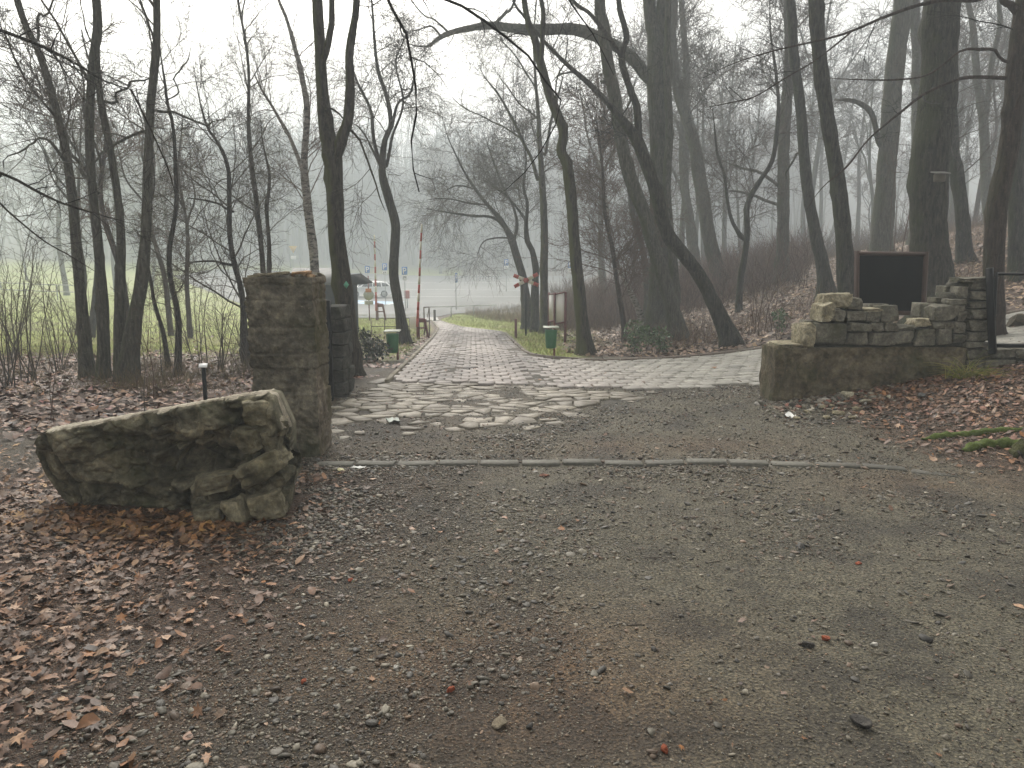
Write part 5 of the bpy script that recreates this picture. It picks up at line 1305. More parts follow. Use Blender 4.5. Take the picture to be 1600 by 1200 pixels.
STONEM = vcol_mat('gravel_stone', .6, 60, .3, .5, .003, .45)
def scatter_stones(name, P_, size, seed, cols, flat=(.25, .7), n=2, lift=.25, pw=2.2, smax=3.2):
    r = np.random.default_rng(seed); k = len(P_); V0, F0 = CS[n]
    vn = len(V0); S = nrm(V0)
    V = S[None] * (1 + r.normal(0, .16, (k, vn))[..., None])
    for _ in range(3):
        nn = nrm(r.normal(0, 1, (k, 3))); e_ = (V * nn[:, None]).sum(-1) - r.uniform(.35, .75, (k, 1)); V = V - np.maximum(e_, 0)[..., None] * nn[:, None]
    s = size * (1 + (smax - 1) * r.random(k) ** (pw * 2.2))
    fl = r.uniform(*flat, k); el = r.uniform(.6, 1.0, k)
    V = V * np.stack([s, s * el, s * fl], 1)[:, None] / 2
    tx, ty = r.normal(0, .2, k)[:, None], r.normal(0, .2, k)[:, None]; V[..., 2] += V[..., 0] * tx + V[..., 1] * ty
    a = r.uniform(0, 6.28, k); c, s_ = np.cos(a)[:, None], np.sin(a)[:, None]
    X = V[..., 0] * c - V[..., 1] * s_; Yv = V[..., 0] * s_ + V[..., 1] * c
    g_ = ground(P_[:, 0], P_[:, 1]); W = np.stack([X + P_[:, :1], Yv + P_[:, 1:2], V[..., 2] + (g_ + s * fl * lift)[:, None]], -1)
    col = np.array(cols)[r.integers(0, len(cols), k)] * r.uniform(.4, 1.75, (k, 1))
    q_ = (F0[None] + (np.arange(k) * vn)[:, None, None]).reshape(-1, 4)
    link(name, mesh_np(name, W.reshape(-1, 3), [q_], STONEM, False, np.repeat(col, vn, 0)), kind='stuff')
SC = [(.098, .089, .069), (.072, .064, .052), (.125, .112, .085), (.155, .138, .105), (.085, .060, .042), (.050, .046, .040), (.115, .080, .055)]
SC2 = SC + [(.30, .27, .22), (.16, .06, .04), (.22, .20, .17)]
patch = lambda x, y: np.clip(.16 + .84 * sstep(-.15, .40, fbm(x * .9, y * .9, octs=3, s=101) + .25 * np.exp(-((x + .8) / .5) ** 2) * (y < 6)), 0, 1)
scatter_stones('gravel', area(52000, (-2.8, 5.2), (1.7, 7.5), 41, lambda x, y: patch(x, y) * vis(x, y) * notslab(x, y) * np.clip(5.0 / (y + .5), 0, 1)), .010, 42, SC)
scatter_stones('gravel', area(17000, (-2.8, 5.2), (1.7, 8), 43, lambda x, y: patch(x, y) ** 1.5 * vis(x, y) * notslab(x, y)), .022, 44, SC, (.16, .42), 2, smax=2.8)
scatter_stones('gravel', area(22000, (-2.2, 4.6), (5.5, 10.2), 45, lambda x, y: patch(x, y) * np.where(inpoly(x, y, FL), .10, 1)), .017, 46, SC + [(.20, .19, .17)], (.3, .7), smax=3)
scatter_stones('gravel', area(4200, (-1.75, -.7), (4.0, 5.2), 47, lambda x, y: np.exp(-((x + 1.15) / .3) ** 2) * notslab(x, y)), .015, 48, SC, (.25, .6), 2)
scatter_stones('grit', area(230000, (-3.2, 4.2), (1.7, 5.6), 141, lambda x, y: (.25 + .75 * patch(x, y)) * vis(x, y) * notslab(x, y) * (1 - .6 * litter_mask(x, y)) * np.clip(3.4 / y, 0, 1)), .0065, 142, SC + [(.20, .18, .14), (.15, .10, .06)], (.35, .8), 1, smax=2.2)
scatter_stones('grit', area(90000, (-3.4, 5.2), (5.4, 10), 143, lambda x, y: (.3 + .7 * patch(x, y)) * vis(x, y) * (1 - .6 * litter_mask(x, y)) * np.where(inpoly(x, y, FL), .45, 1)), .011, 144, SC + [(.20, .18, .14), (.15, .10, .06)], (.35, .8), 1, smax=2.2)
scatter_stones('rubble_chips', area(1500, (2.6, 4.3), (6.9, 8.15), 49, lambda x, y: np.exp(-((x - 3.2) / .5) ** 2 - ((y - 7.9) / .35) ** 2)), .035, 50, SC2 + [(.35, .32, .25), (.28, .25, .2)], (.3, .7), 3)
# twigs lying about
def ground_twigs(n, seed, xr, yr, ln, rr):
    r = np.random.default_rng(seed); P_ = np.c_[r.uniform(*xr, n), r.uniform(*yr, n)]; P_ = P_[vis(P_[:, 0], P_[:, 1]) & notslab(P_[:, 0], P_[:, 1])]; n = len(P_)
    a = r.uniform(0, 3.14, n); l_ = ln * r.uniform(.3, 1.2, n); m = 5; t = np.linspace(-.5, .5, m)
    A = np.zeros((n, m, 3)); A[..., 0] = P_[:, :1] + np.cos(a)[:, None] * l_[:, None] * t; A[..., 1] = P_[:, 1:] + np.sin(a)[:, None] * l_[:, None] * t
    A[..., :2] += r.normal(0, .05, (n, m, 2)) * l_[:, None, None]; A[..., 2] = ground(A[..., 0].ravel(), A[..., 1].ravel()).reshape(n, m) + rr * 1.2
    V, q_ = tubes(A, np.full((n, m), rr) * r.uniform(.5, 1.2, (n, 1)), 4)
    link('fallen_twigs', mesh_np('fallen_twigs', V, [q_], TWIG, True), kind='stuff')
ground_twigs(420, 61, (-4, 5), (1.8, 9), .10, .0022); ground_twigs(260, 62, (3.4, 7), (6, 8.1), .16, .004)

# countable bigger bits
def bit(name, u, v, size, col, label, cat, seed, fl=.5, group=None, n=6):
    p = hit(u, v); Vr, Fr = rock((size, size * .8, size * fl), seed, n, .35, 7, .18)
    m_ = stone_mat('bit_stone', tuple(q * .6 for q in col), col, tuple(min(.8, q * 1.4) for q in col), mossamt=0, palemt=.1, sc=3)
    o = link(name, mesh_np(name, rot(Vr, rz=seed), [Fr], m_, True), label=label, category=cat); o.location = (p[0], p[1], gz(p[0], p[1]) + size * fl * .32)
    if group: o['group'] = group
    return o
RED = (.30, .085, .045)
bit('brick_fragment', 703, 1083, .034, RED, 'small red brick fragment on the reddish clay patch', 'brick fragment', 1, .6)
bit('brick_fragment', 1037, 1177, .030, RED, 'red brick fragment close to the bottom border', 'brick fragment', 2, .8)
bit('brick_fragment', 1290, 1003, .034, RED, 'red brick fragment beside dark chips in the gravel', 'brick fragment', 3, .6)
bit('brick_fragment', 548, 912, .034, RED, 'red brick fragment among slate chips below the slab', 'brick fragment', 4, .5)
bit('brick_fragment', 475, 1073, .026, RED, 'tiny red brick fragment among the brown leaves', 'brick fragment', 5, .6)
bit('brick_fragment', 850, 748, .07, (.20, .09, .06), 'flat reddish fragment just below the kerb line', 'brick fragment', 6, .25)
bit('brick_fragment', 1340, 888, .032, RED, 'red brick fragment alone on the right gravel', 'brick fragment', 16, .4)
bit('stone', 780, 1141, .055, (.26, .22, .16), 'pale rounded stone near the bottom of the track', 'stone', 7, .5)
bit('stone', 1345, 1135, .07, (.07, .065, .06), 'dark angular stone in the heap of chips', 'stone', 8, .5)
bit('stone', 1263, 1010, .05, (.06, .055, .05), 'dark stone next to a red brick fragment', 'stone', 9, .6)
bit('stone', 1365, 1013, .03, (.5, .48, .44), 'small white pebble on the right gravel', 'stone', 10, .6)
bit('stone', 620, 1054, .028, (.5, .48, .44), 'small white pebble on the reddish soil', 'stone', 11, .6)
bit('rubble_stone', 1323, 625, .12, (.42, .38, .28), 'large pale rubble stone lying at the wall foot', 'stone', 12, .6)
bit('rubble_stone', 1352, 630, .11, (.36, .33, .25), 'flatter pale rubble stone right of the large one', 'stone', 13, .4)
for j, (u, v, s) in enumerate(((1285, 640, .09), (1262, 645, .08), (1310, 650, .11), (1300, 637, .07), (1338, 641, .10), (1245, 655, .07), (1332, 655, .08), (1290, 655, .09))):
    bit('rubble_stone', u, v, s, (.33, .29, .2), 'broken pale rubble stone scattered below the wall end', 'stone', 20 + j, .45, 'rubble stones below the wall end')
bit('boulder', 1592, 512, .34, (.10, .085, .06), 'round brown boulder on the path behind the metal gate', 'boulder', 31, .75, n=16)
PAPER = simple('paper_white', (.75, .75, .72), .6, var=.08, bmp=.1)
def scrap(u, v, w, label, seed, m_=PAPER):
    p = hit(u, v); r = np.random.default_rng(seed); n = 7; t = np.linspace(-1, 1, n); A, B = np.meshgrid(t, t, indexing='ij')
    X = A * w / 2 * (1 + .2 * r.normal(0, 1)) + B * w * .15; Y_ = B * w / 3; Z = .25 * w * np.abs(vnoise(A * 1.7 + seed, B * 1.7, s=seed)) + .004
    i_ = (np.arange(n - 1)[:, None] * n + np.arange(n - 1)[None]).ravel(); F1 = np.stack([i_, i_ + n, i_ + n + 1, i_ + 1], 1)
    V = np.stack([X, Y_, Z], -1).reshape(-1, 3); V2 = V - [0, 0, .0015]
    o = link('paper_scrap', mesh_np('paper_scrap', np.concatenate([V, V2]), [F1, F1[:, ::-1] + n * n], m_, True), label=label, category='litter'); o.location = (p[0], p[1], gz(p[0], p[1])); o.rotation_euler.z = seed
scrap(532, 737, .07, 'crumpled yellowish paper scrap at the left end of the kerb line', 2, simple('paper_cream', (.6, .55, .32), .6, bmp=.1))
scrap(560, 736, .07, 'small white paper scrap beside the yellowish one', 3)
scrap(1234, 652, .16, 'torn white plastic scrap at the wall end', 4)
scrap(614, 661, .18, 'pale flat scrap at the edge of the cracked paving', 5, simple('scrap_grey', (.38, .42, .38), .5, bmp=.1))
# mossy roots on right
MOSS = simple('moss_green', (.08, .11, .018), .95, var=.6, sc=30, bmp=.8)
for j, (pts_, r_, lb, m_) in enumerate((([(1440, 686), (1470, 683), (1510, 680), (1560, 676), (1600, 673)], .030, 'long mossy root creeping out of the right bank', MOSS), ([(1505, 704), (1540, 696), (1570, 697), (1625, 700)], .045, 'short thick bright mossy root on the bank', MOSS), ([(1585, 715), (1620, 700), (1680, 690)], .07, 'dark mossy log end at the right border', BARK_NEAR))):
    Q = np.array([hit(*p) for p in pts_]); C_ = catmull(np.c_[Q, np.full(len(Q), r_)], 40); C_[:, 2] = ground(C_[:, 0], C_[:, 1]) + C_[:, 3] * .3
    C_[:, 3] *= np.interp(np.linspace(0, 1, 40), [0, .15, .8, 1], [.3, 1, .9, .7]) * (1 + .2 * vnoise(np.linspace(0, 14, 40), np.zeros(40), s=j))
    mb = MB().tube(C_[:, :3], C_[:, 3], 16); V = mb.V[0]; V += (.55 * r_ * fbm(V[:, 0] * 22, V[:, 1] * 22, V[:, 2] * 22, 3, j))[:, None] * nrm(V - np.repeat(C_[:, :3], 16, 0)); o = link('mossy_root', mb.mesh('mossy_root', m_, True), label=lb, category='root')
# green grass tuft at the wall
def tuft(x, y, n, h, label, cols, seed):
    r = np.random.default_rng(seed); m = 6; A = np.zeros((n, m, 3)); A[:, 0, :2] = r.normal(0, .06, (n, 2)) * [1.8, .5]
    d = nrm(np.c_[r.normal(0, .5, (n, 2)), np.ones(n)]); st = h * r.uniform(.5, 1.2, n) / (m - 1)
    for j in range(1, m): d = nrm(d + np.c_[d[:, :2] * .35, -.22 * np.ones(n)]); A[:, j] = A[:, j - 1] + d * st[:, None]
    V, q_ = tubes(A, np.full((n, m), .004) * np.linspace(1, .2, m), 3)
    o = link('grass_tuft', mesh_np('grass_tuft', V, [q_], STALK, True, np.repeat(np.array(cols)[r.integers(0, len(cols), n)], m * 3, 0)), label=label, category='grass tuft'); o.location = (x, y, gz(x, y) - .01)
p = hit(1515, 592); tuft(p[0], p[1] - .0, 130, .36, 'yellow green grass tuft at the foot of the ruined wall', [(.22, .22, .05), (.30, .26, .08), (.14, .17, .04)], 5)

# ------------------------------------------------------------------ bins, boards, barriers, signs, car
GREEN = simple('bin_green', (.035, .155, .060), .45, var=.2, sc=5, bmp=.05)
GREY_M = simple('galvanised', (.30, .31, .31), .5, .3, .15, 6, .05)
RED_P = simple('barrier_red', (.42, .055, .035), .5, var=.2, bmp=.05); WHITE_P = simple('barrier_white', (.62, .58, .50), .5, var=.15, bmp=.05)
DRED = simple('rust_red', (.14, .035, .035), .6, var=.3, bmp=.2); PANEL = simple('board_white', (.80, .78, .75), .45, var=.06, sc=2, bmp=.03)
def litter_bin(u, v, Y, label, sc=.72):
    p = pt(u, v, Y); g0 = gz(p[0], Y); o = empty('litter_bin', (p[0], Y, g0), label, 'litter bin', 'green litter bins by the driveway')
    H = (p[2] - g0) / sc; o.scale = (sc, sc, sc)
    n = 14; a = np.arange(n) * 2 * math.pi / n; mb = MB()
    rings = [(0, .105), (.02, .13), (.40, .155), (.47, .160), (.50, .168), (.50, .150), (.45, .145)]
    V = np.concatenate([np.c_[np.cos(a) * r_ * 1.05, np.sin(a) * r_ * .85, np.full(n, z_ + H - .52)] for z_, r_ in rings])
    q_ = [(k * n + i, k * n + (i + 1) % n, (k + 1) * n + (i + 1) % n, (k + 1) * n + i) for k in range(len(rings) - 1) for i in range(n)]
    mb.add(V, [np.array(q_), np.arange(n)[::-1], np.arange(len(V) - n, len(V))]); link('bin_body', mb.mesh('bin_body', GREEN), o)
    link('lid', MB().box((0, 0, H + .05), (.42, .36, .025), bev=.01, rx=.05).mesh('lid', simple('lid_pale', (.22, .24, .18), .5)), o)
    link('post', MB().box((.10, .17, (H - .1) / 2 - .1), (.05, .05, H + .15), bev=.006).mesh('post', DRED), o)
litter_bin(613, 520, 14.4, 'green litter bin on a post left of the driveway')
litter_bin(861, 514, 15.0, 'green litter bin on a post in front of the white info board')

# info board: two panels
Yb = 19
o = empty('info_board', (0, 0, 0), 'brown framed information board with two pale blank panels beside the mossy tree', 'information board')
for (ua, ub, va, vb, va2, vb2, ya, yb_) in ((857, 867, 460, 502, 459, 501, Yb + .9, Yb + .1), (867, 884, 460, 506, 456, 503, Yb + .1, Yb)):
    A, B, C1, D1 = pt(ua, va, ya), pt(ub, va2, yb_), pt(ub, vb2, yb_), pt(ua, vb, ya)
    mb = MB(); Q = np.array([A, B, C1, D1]); mb.add(np.concatenate([Q, Q + [0, .03, 0]]), [np.array([(0, 3, 2, 1), (4, 5, 6, 7), (0, 1, 5, 4), (1, 2, 6, 5), (2, 3, 7, 6), (3, 0, 4, 7)])])
    part('panel', mb.mesh('panel', PANEL), o)
    f_ = MB(); off_ = np.array([0, -.02, 0])
    for s1, s2 in ((A, B), (D1, C1), (A, D1), (B, C1)): f_.tube([s1 + off_, s2 + off_], .018, 4)
    part('frame', f_.mesh('frame', DRED), o)
for u, yy in ((858, Yb + .9), (867, Yb + .1), (884, Yb)):
    A = pt(u, 457, yy); part('post', MB().tube([A, (A[0], A[1], gz(A[0], A[1]) - .1)], .032, 4).mesh('post', DRED), o)

def stake(u, v, Y, w, label, m_=DRED):
    p = pt(u, v, Y); g0 = gz(p[0], Y); o = link('wooden_stake', MB().box((0, 0, (p[2] - g0) / 2 - .05), (w, w, p[2] - g0 + .1), bev=.015).mesh('wooden_stake', m_), label=label, category='stake'); o.location = (p[0], Y, g0)
stake(806, 498, 22, .075, 'rust brown stake at the right edge of the driveway')
stake(679, 484, 37, .11, 'short dark stake on the grass beyond the right barrier', simple('dark_wood', (.06, .05, .04), .8))

# St Andrew's cross
p = pt(822, 438, 23.3); g0 = gz(p[0], 23.3); o = empty('crossing_sign', (p[0], 23.3, g0), "red and white St Andrew's cross sign in front of the old trees", 'road sign'); H = p[2] - g0
link('pole', MB().tube([(0, .05, -.2), (0, .05, H + .1)], .03, 8).mesh('pole', METAL_BLACK), o)
for s_, a_ in ((1, .50), (-1, .38)):
    mb = MB(); c, q_ = math.cos(a_), math.sin(a_) * s_; n = 5; Lr = .80
    for k_ in range(n):
        t = (k_ - (n - 1) / 2) / n * Lr
        mb.box((t * c, -.02 * s_, H + t * q_), (Lr / n - .002, .014, .11), ry=-math.atan2(q_, c), mi=k_ % 2)
    link('cross_arm', mb.mesh('cross_arm', [RED_P, WHITE_P]), o)

# barriers
def barrier(u, v, Yb, utop, vtop, label, flip=1, sc=.6):
    b0 = pt(u, v, Yb); g0 = gz(b0[0], Yb); o = empty('boom_barrier', (b0[0], Yb, g0), label, 'barrier', 'red and white boom barriers')
    o.scale = (sc, sc, sc); tp = (pt(utop, vtop, Yb) - [b0[0], Yb, g0]) / sc; st = np.array([-.02, 0, .55]); mb = MB(); n = 12
    for k_ in range(n):
        A = st + (tp - st) * k_ / n; B = st + (tp - st) * (k_ + 1) / n; r0 = .065 - .03 * k_ / n
        mb.tube([A, B], r0, 8, mi=0 if (k_ % 4) in (0, 1, 2) and k_ < 4 else k_ % 2)
    link('boom', mb.mesh('boom', [RED_P, WHITE_P]), o)
    b_ = MB(); b_.box((0, .12, .45), (.16, .10, .95), bev=.02); b_.tube([(0, .1, .95), (.33 * flip, .1, .9), (.5 * flip, .1, 0 - .05)], .06, 6); b_.tube([(0, .1, .5), (.36 * flip, .1, .5)], .04, 6); b_.box((.18 * flip, .1, .86), (.34, .16, .2), bev=.03)
    link('pivot_stand', b_.mesh('pivot_stand', DRED), o)
barrier(653, 527, 22, 659, 350, 'raised red and white boom barrier nearest the driveway, right of the crooked tree')
barrier(589, 500, 37.5, 585, 367, 'farther raised red and white boom barrier near the parked car', sc=.85)

def railing(pts_, H, label, name='metal_railing', rails=(1.0, .5), m_=METAL_BLACK, r_=.025, brace=False):
    P_ = [np.array([*pt(u, v, Y)[:2], 0]) for u, v, Y in pts_]
    for q_ in P_: q_[2] = gz(q_[0], q_[1])
    o = empty(name, tuple(P_[0]), label, 'railing'); off_ = P_[0]
    for q_ in P_: link('post', MB().tube([q_ - off_ + [0, 0, -.1], q_ - off_ + [0, 0, H]], r_, 6).mesh('post', m_), o)
    mb = MB()
    for h in rails:
        for A, B in zip(P_[:-1], P_[1:]): mb.tube([A - off_ + [0, 0, H * h], B - off_ + [0, 0, H * h]], r_ * .8, 6)
    if brace:
        for A, B in zip(P_[:-1], P_[1:]): mb.tube([A - off_ + [0, 0, .1], B - off_ + [0, 0, H]], r_ * .6, 6)
    link('rail', mb.mesh('rail', m_), o)
railing([(580, 510, 24), (601, 510, 24), (621, 510, 24), (640, 512, 24)], .52, r_=.014, label='low rusty metal railing behind the left bin', m_=simple('rusty_metal', (.10, .075, .06), .7))
railing([(663, 515, 23.3), (671, 515, 23.6)], .87, label='narrow rusty gate frame right of the nearer barrier', brace=True, m_=simple('rusty_metal_pale', (.13, .10, .08), .7), r_=.02)
railing([(671, 500, 40), (705, 496, 43), (740, 492, 48), (775, 490, 52)], .62, label='pale metal railing along the car park edge', m_=GREY_M, rails=(1.0,), r_=.03)
p = pt(646, 504, 22.6); o = link('white_board', MB().box((0, 0, 0), (.22, .02, .34), rz=.1, bev=.008).mesh('white_board', PANEL), label='plain pale rectangular board fixed between crooked tree and nearer barrier', category='board'); o.location = tuple(p)
p = pt(636, 460, 60); g0 = gz(p[0], 60)
o = empty('red_box', (p[0], 60, g0), 'small red box on a post beyond the crooked tree', 'box'); link('post', MB().box((0, .05, (p[2] - g0) / 2), (.08, .08, p[2] - g0), bev=.01).mesh('post', GREY_M), o); link('housing', MB().box((0, 0, p[2] - g0), (.38, .25, .62), bev=.03).mesh('housing', RED_P), o)

# P signs
BLUE = simple('sign_blue', (.03, .18, .55), .4, var=.05, bmp=0); SWH = simple('sign_white', (.85, .85, .85), .4, var=.03, bmp=0); INK = simple('sign_ink', (.03, .03, .03), .6, bmp=0)
def letter_P(s, y):
    mb = MB(); w = s * .16
    mb.box((-s * .20, y, 0), (w, .008, s), 0)
    a = np.linspace(math.pi / 2, -math.pi / 2, 9); ro, ri = s * .30, s * .30 - w
    cx_, cz_ = .02 * s, s * .20
    for a0, a1 in zip(a[:-1], a[1:]):
        poly = [(cx_ + ro * math.cos(a0), cz_ + ro * math.sin(a0)), (cx_ + ro * math.cos(a1), cz_ + ro * math.sin(a1)), (cx_ + ri * math.cos(a1), cz_ + ri * math.sin(a1)), (cx_ + ri * math.cos(a0), cz_ + ri * math.sin(a0))]
        mb.prism(poly[::-1], y - .004, y + .004)
    mb.box((-.05 * s, y, cz_ + ro - w / 2), (.14 * s, .008, w)); mb.box((-.05 * s, y, cz_ - ro + w / 2), (.14 * s, .008, w))
    return mb
def psign(u, v, Y, label, plate=True, turn=0., w=.40, h=.56, base=None):
    p = pt(u, v, Y); g0 = gz(p[0], Y); H = p[2] - g0; o = empty('parking_sign', (p[0], Y, g0), label, 'parking sign'); o.rotation_euler.z = turn
    link('pole', MB().tube([(0, .04, -.2), (0, .04, H + h / 2)], .03, 8).mesh('pole', GREY_M), o)
    f_ = link('sign_face', MB().box((0, 0, H), (w, .02, h), bev=.006).mesh('sign_face', BLUE), o)
    link('letter', letter_P(h * .74, -.016).mesh('letter', SWH, T=lambda V: V + [0, 0, H]), f_)
    if plate:
        z_ = H - h / 2 - .20; f_ = link('sub_plate', MB().box((0, 0, z_), (w * .9, .02, .34), bev=.004).mesh('sub_plate', SWH), o)
        link('plate_mark', MB().box((-.09, -.014, z_ + .02), (.05, .006, .18)).box((.05, -.014, z_), (.16, .006, .04)).box((.05, -.014, z_ + .08), (.16, .006, .04)).mesh('plate_mark', INK), f_)
psign(574, 421, 64, 'blue P parking sign without lower plate, above the parked car bonnet', False)
psign(601, 417, 64, 'blue P parking sign with white plate above the roof of the car')
psign(632, 423, 56, 'blue P parking sign with white plate, partly behind the crooked tree')
psign(713, 434, 58, 'parking sign turned nearly edge on, alone in the middle of the car park', False, 1.25, h=.7)
psign(791, 410, 88, 'distant blue P parking sign with white plate above the crossing sign', w=.5, h=.7)
psign(891, 414, 70, 'blue parking sign half hidden behind the mossy verge tree')
# round sign seen from behind
Yr = 37; p = pt(576, 461, Yr); g0 = gz(p[0], Yr); H = p[2] - g0
o = empty('round_sign', (p[0], Yr, g0), 'grey back of a round road sign with a small plate on a thin red pole', 'road sign')
link('pole', MB().tube([(0, .04, -.2), (0, .04, H + .9)], .03, 8).mesh('pole', DRED), o)
a = np.arange(24) * 2 * math.pi / 24; link('disc', MB().prism([(.25 * math.cos(t), .25 * math.sin(t) + H) for t in a], -.01, .01).mesh('disc', simple('sign_back', (.36, .37, .35), .5)), o)
link('plate', MB().box((0, 0, H - .36), (.42, .02, .18), bev=.004).mesh('plate', simple('sign_back2', (.42, .42, .40), .5)), o)
link('orange_plate', MB().box((0, -.02, H + .22), (.28, .02, .18), bev=.004).mesh('orange_plate', simple('orange_plate', (.55, .20, .06), .5)), o)
# yellow sign far left
p = pt(458, 390, 85); g0 = gz(p[0], 85); H = p[2] - g0; o = empty('warning_sign', (p[0], 85, g0), 'faint yellow triangular road sign far away left of the birch', 'road sign')
link('pole', MB().tube([(0, .04, -.2), (0, .04, H + .2)], .035, 8).mesh('pole', GREY_M), o); link('triangle', MB().prism([(-.45, H + .38), (0, H - .4), (.45, H + .38)], -.01, .01).mesh('triangle', simple('sign_yellow', (.65, .42, .08), .5)), o)
link('plate', MB().box((0, 0, H - .85), (.6, .02, .35), bev=.004).mesh('plate', SWH), o)
# row of white posts
for k_ in range(10):
    p = pt(738 + k_ * 4.6, 424, 112); g0 = gz(p[0], 112)
    o = link('white_post', MB().box((0, 0, .35), (.15, .15, .9), bev=.03).box((0, 0, .62), (.17, .17, .10), mi=1).mesh('white_post', [SWH, INK]), label='one of the small white posts lined up at the far end of the car park', category='bollard', group='white posts beyond the car park'); o.location = (p[0], 112, g0)

# car
def car(u, v, Y, yaw):
    p = pt(u, v, Y); g0 = gz(p[0], Y) + .05
    o = empty('parked_car', (p[0], Y, g0), 'silver estate car parked side on in the foggy car park', 'car'); o.rotation_euler.z = yaw
    prof = np.array([(-2.28, .42), (-2.30, .62), (-2.18, .80), (-1.75, .92), (-1.10, .98), (2.10, 1.00), (2.28, .95), (2.30, .60), (2.22, .36), (1.90, .28), (-2.0, .28)])
    # body loft across width with rounded shoulders
    ws = [(-.88, .93, .0), (-.885, .98, .0), (-.80, 1, .03), (0, 1, .05), (.80, 1, .03), (.885, .98, 0), (.88, .93, 0)]
    mb = MB(); n = len(prof); VV = []
    for (y_, sc_, dz) in ws:
        q_ = prof.copy(); q_[:, 0] *= sc_ if abs(y_) > .82 else 1; q_[:, 1] = .3 + (q_[:, 1] - .3) * (sc_ if abs(y_) > .82 else 1) + dz * (q_[:, 1] > .7); VV.append(np.c_[q_[:, 0], np.full(n, y_), q_[:, 1]])
    q_ = [(k * n + i, k * n + (i + 1) % n, (k + 1) * n + (i + 1) % n, (k + 1) * n + i) for k in range(len(ws) - 1) for i in range(n)]
    mb.add(np.concatenate(VV), [np.array(q_), np.arange(n)[::-1], np.arange((len(ws) - 1) * n, len(ws) * n)])
    PAINT = simple('silver_paint', (.78, .79, .80), .3, .4, .04, 3, 0)
    link('body', mb.mesh('body', PAINT, True), o)
    GL = simple('car_glass', (.03, .035, .04), .08, 0, .1, 3, 0)
    rf = np.array([(-1.15, .98), (-.42, 1.42), (-.1, 1.47), (.9, 1.49), (1.65, 1.43), (2.15, 1.0)]); k = len(rf)
    mb = MB(); VV = []
    for y_, ins in ((-.82, 0), (-.66, 1), (.66, 1), (.82, 0)):
        z_ = rf[:, 1] if ins else np.full(k, .98); VV.append(np.c_[rf[:, 0], np.full(k, y_), z_])
    q_ = [(a_ * k + i, a_ * k + i + 1, (a_ + 1) * k + i + 1, (a_ + 1) * k + i) for a_ in range(3) for i in range(k - 1)]
    mb.add(np.concatenate(VV), [np.array(q_)]); link('cabin', mb.mesh('cabin', PAINT, True), o)
    for sg in (-1, 1):
        for xs_ in (((-.88, 1.02), (-.38, 1.36), (.22, 1.39), (.22, 1.02)), ((.30, 1.02), (.30, 1.39), (1.0, 1.39), (1.08, 1.02)), ((1.18, 1.02), (1.10, 1.39), (1.55, 1.34), (1.88, 1.04))):
            V = np.array([(x_, sg * (.82 - .16 * (z_ - .98) / .49 + .012), z_) for x_, z_ in xs_]); V2 = V - [0, sg * .02, 0]
            mb = MB().add(np.concatenate([V, V2]), [np.array([(0, 1, 2, 3), (7, 6, 5, 4), (0, 4, 5, 1), (1, 5, 6, 2), (2, 6, 7, 3), (3, 7, 4, 0)])]); link('side_window', mb.mesh('side_window', GL), o)
    V = np.array([(-1.10, -.70, 1.02), (-.48, -.60, 1.40), (-.48, .60, 1.40), (-1.10, .70, 1.02)]) + [-.03, 0, .02]
    link('windscreen', MB().add(np.concatenate([V, V + [.03, 0, -.03]]), [np.array([(0, 1, 2, 3), (7, 6, 5, 4), (0, 4, 5, 1), (1, 5, 6, 2), (2, 6, 7, 3), (3, 7, 4, 0)])]).mesh('windscreen', GL), o)
    V = np.array([(1.75, -.60, 1.36), (2.12, -.70, 1.04), (2.12, .70, 1.04), (1.75, .60, 1.36)]) + [.03, 0, .02]
    link('rear_window', MB().add(np.concatenate([V, V + [-.03, 0, -.03]]), [np.array([(0, 1, 2, 3), (7, 6, 5, 4), (0, 4, 5, 1), (1, 5, 6, 2), (2, 6, 7, 3), (3, 7, 4, 0)])]).mesh('rear_window', GL), o)
    for x_ in (-1.38, 1.32):
        for sg in (-1, 1):
            a = np.arange(20) * 2 * math.pi / 20
            w_ = link('wheel', MB().prism([(x_ + .33 * math.cos(t), .32 + .33 * math.sin(t)) for t in a], sg * .70, sg * .90).mesh('wheel', simple('tyre', (.02, .02, .02), .8, bmp=0)), o)
            rm = MB().prism([(x_ + .21 * math.cos(t), .32 + .21 * math.sin(t)) for t in a], sg * .89, sg * .915)
            link('rim', rm.mesh('rim', GREY_M), w_)
    for sg in (-1, 1):
        link('headlight', MB().box((-2.20, sg * .62, .70), (.14, .36, .14), bev=.03).mesh('headlight', simple('lamp_glass', (.6, .62, .65), .15, bmp=0)), o)
        link('tail_light', MB().box((2.26, sg * .72, .82), (.10, .22, .26), bev=.03).mesh('tail_light', RED_P), o)
        link('mirror', MB().box((-.82, sg * .98, 1.02), (.12, .18, .12), bev=.03).mesh('mirror', PAINT), o)
    link('bumper', MB().box((-2.24, 0, .45), (.16, 1.66, .22), bev=.05).mesh('bumper', PAINT), o)
car(578, 459, 76, .22)

# hut
o = empty('wooden_hut', (0, 0, 0), 'small black hut with grey roof and dark pointed gable behind the forked tree', 'hut')
Yh = 25; BLK = simple('hut_black', (.010, .010, .011), .9, var=.3, sc=5, spec=.05); ROOF = simple('hut_roof_grey', (.12, .12, .12), .7, var=.15, sc=3)
xL, xR = pt(452, 450, Yh)[0], pt(549, 450, Yh)[0]; zE, zR = pt(500, 442, Yh)[2], pt(500, 425, Yh)[2]; g0 = gz(xL, Yh) - .3
mb = MB().box(((xL + xR) / 2, Yh + .85, (zE + g0) / 2), (xR - xL - .2, 1.3, zE - g0), bev=.02); part('wall', mb.mesh('wall', BLK), o)
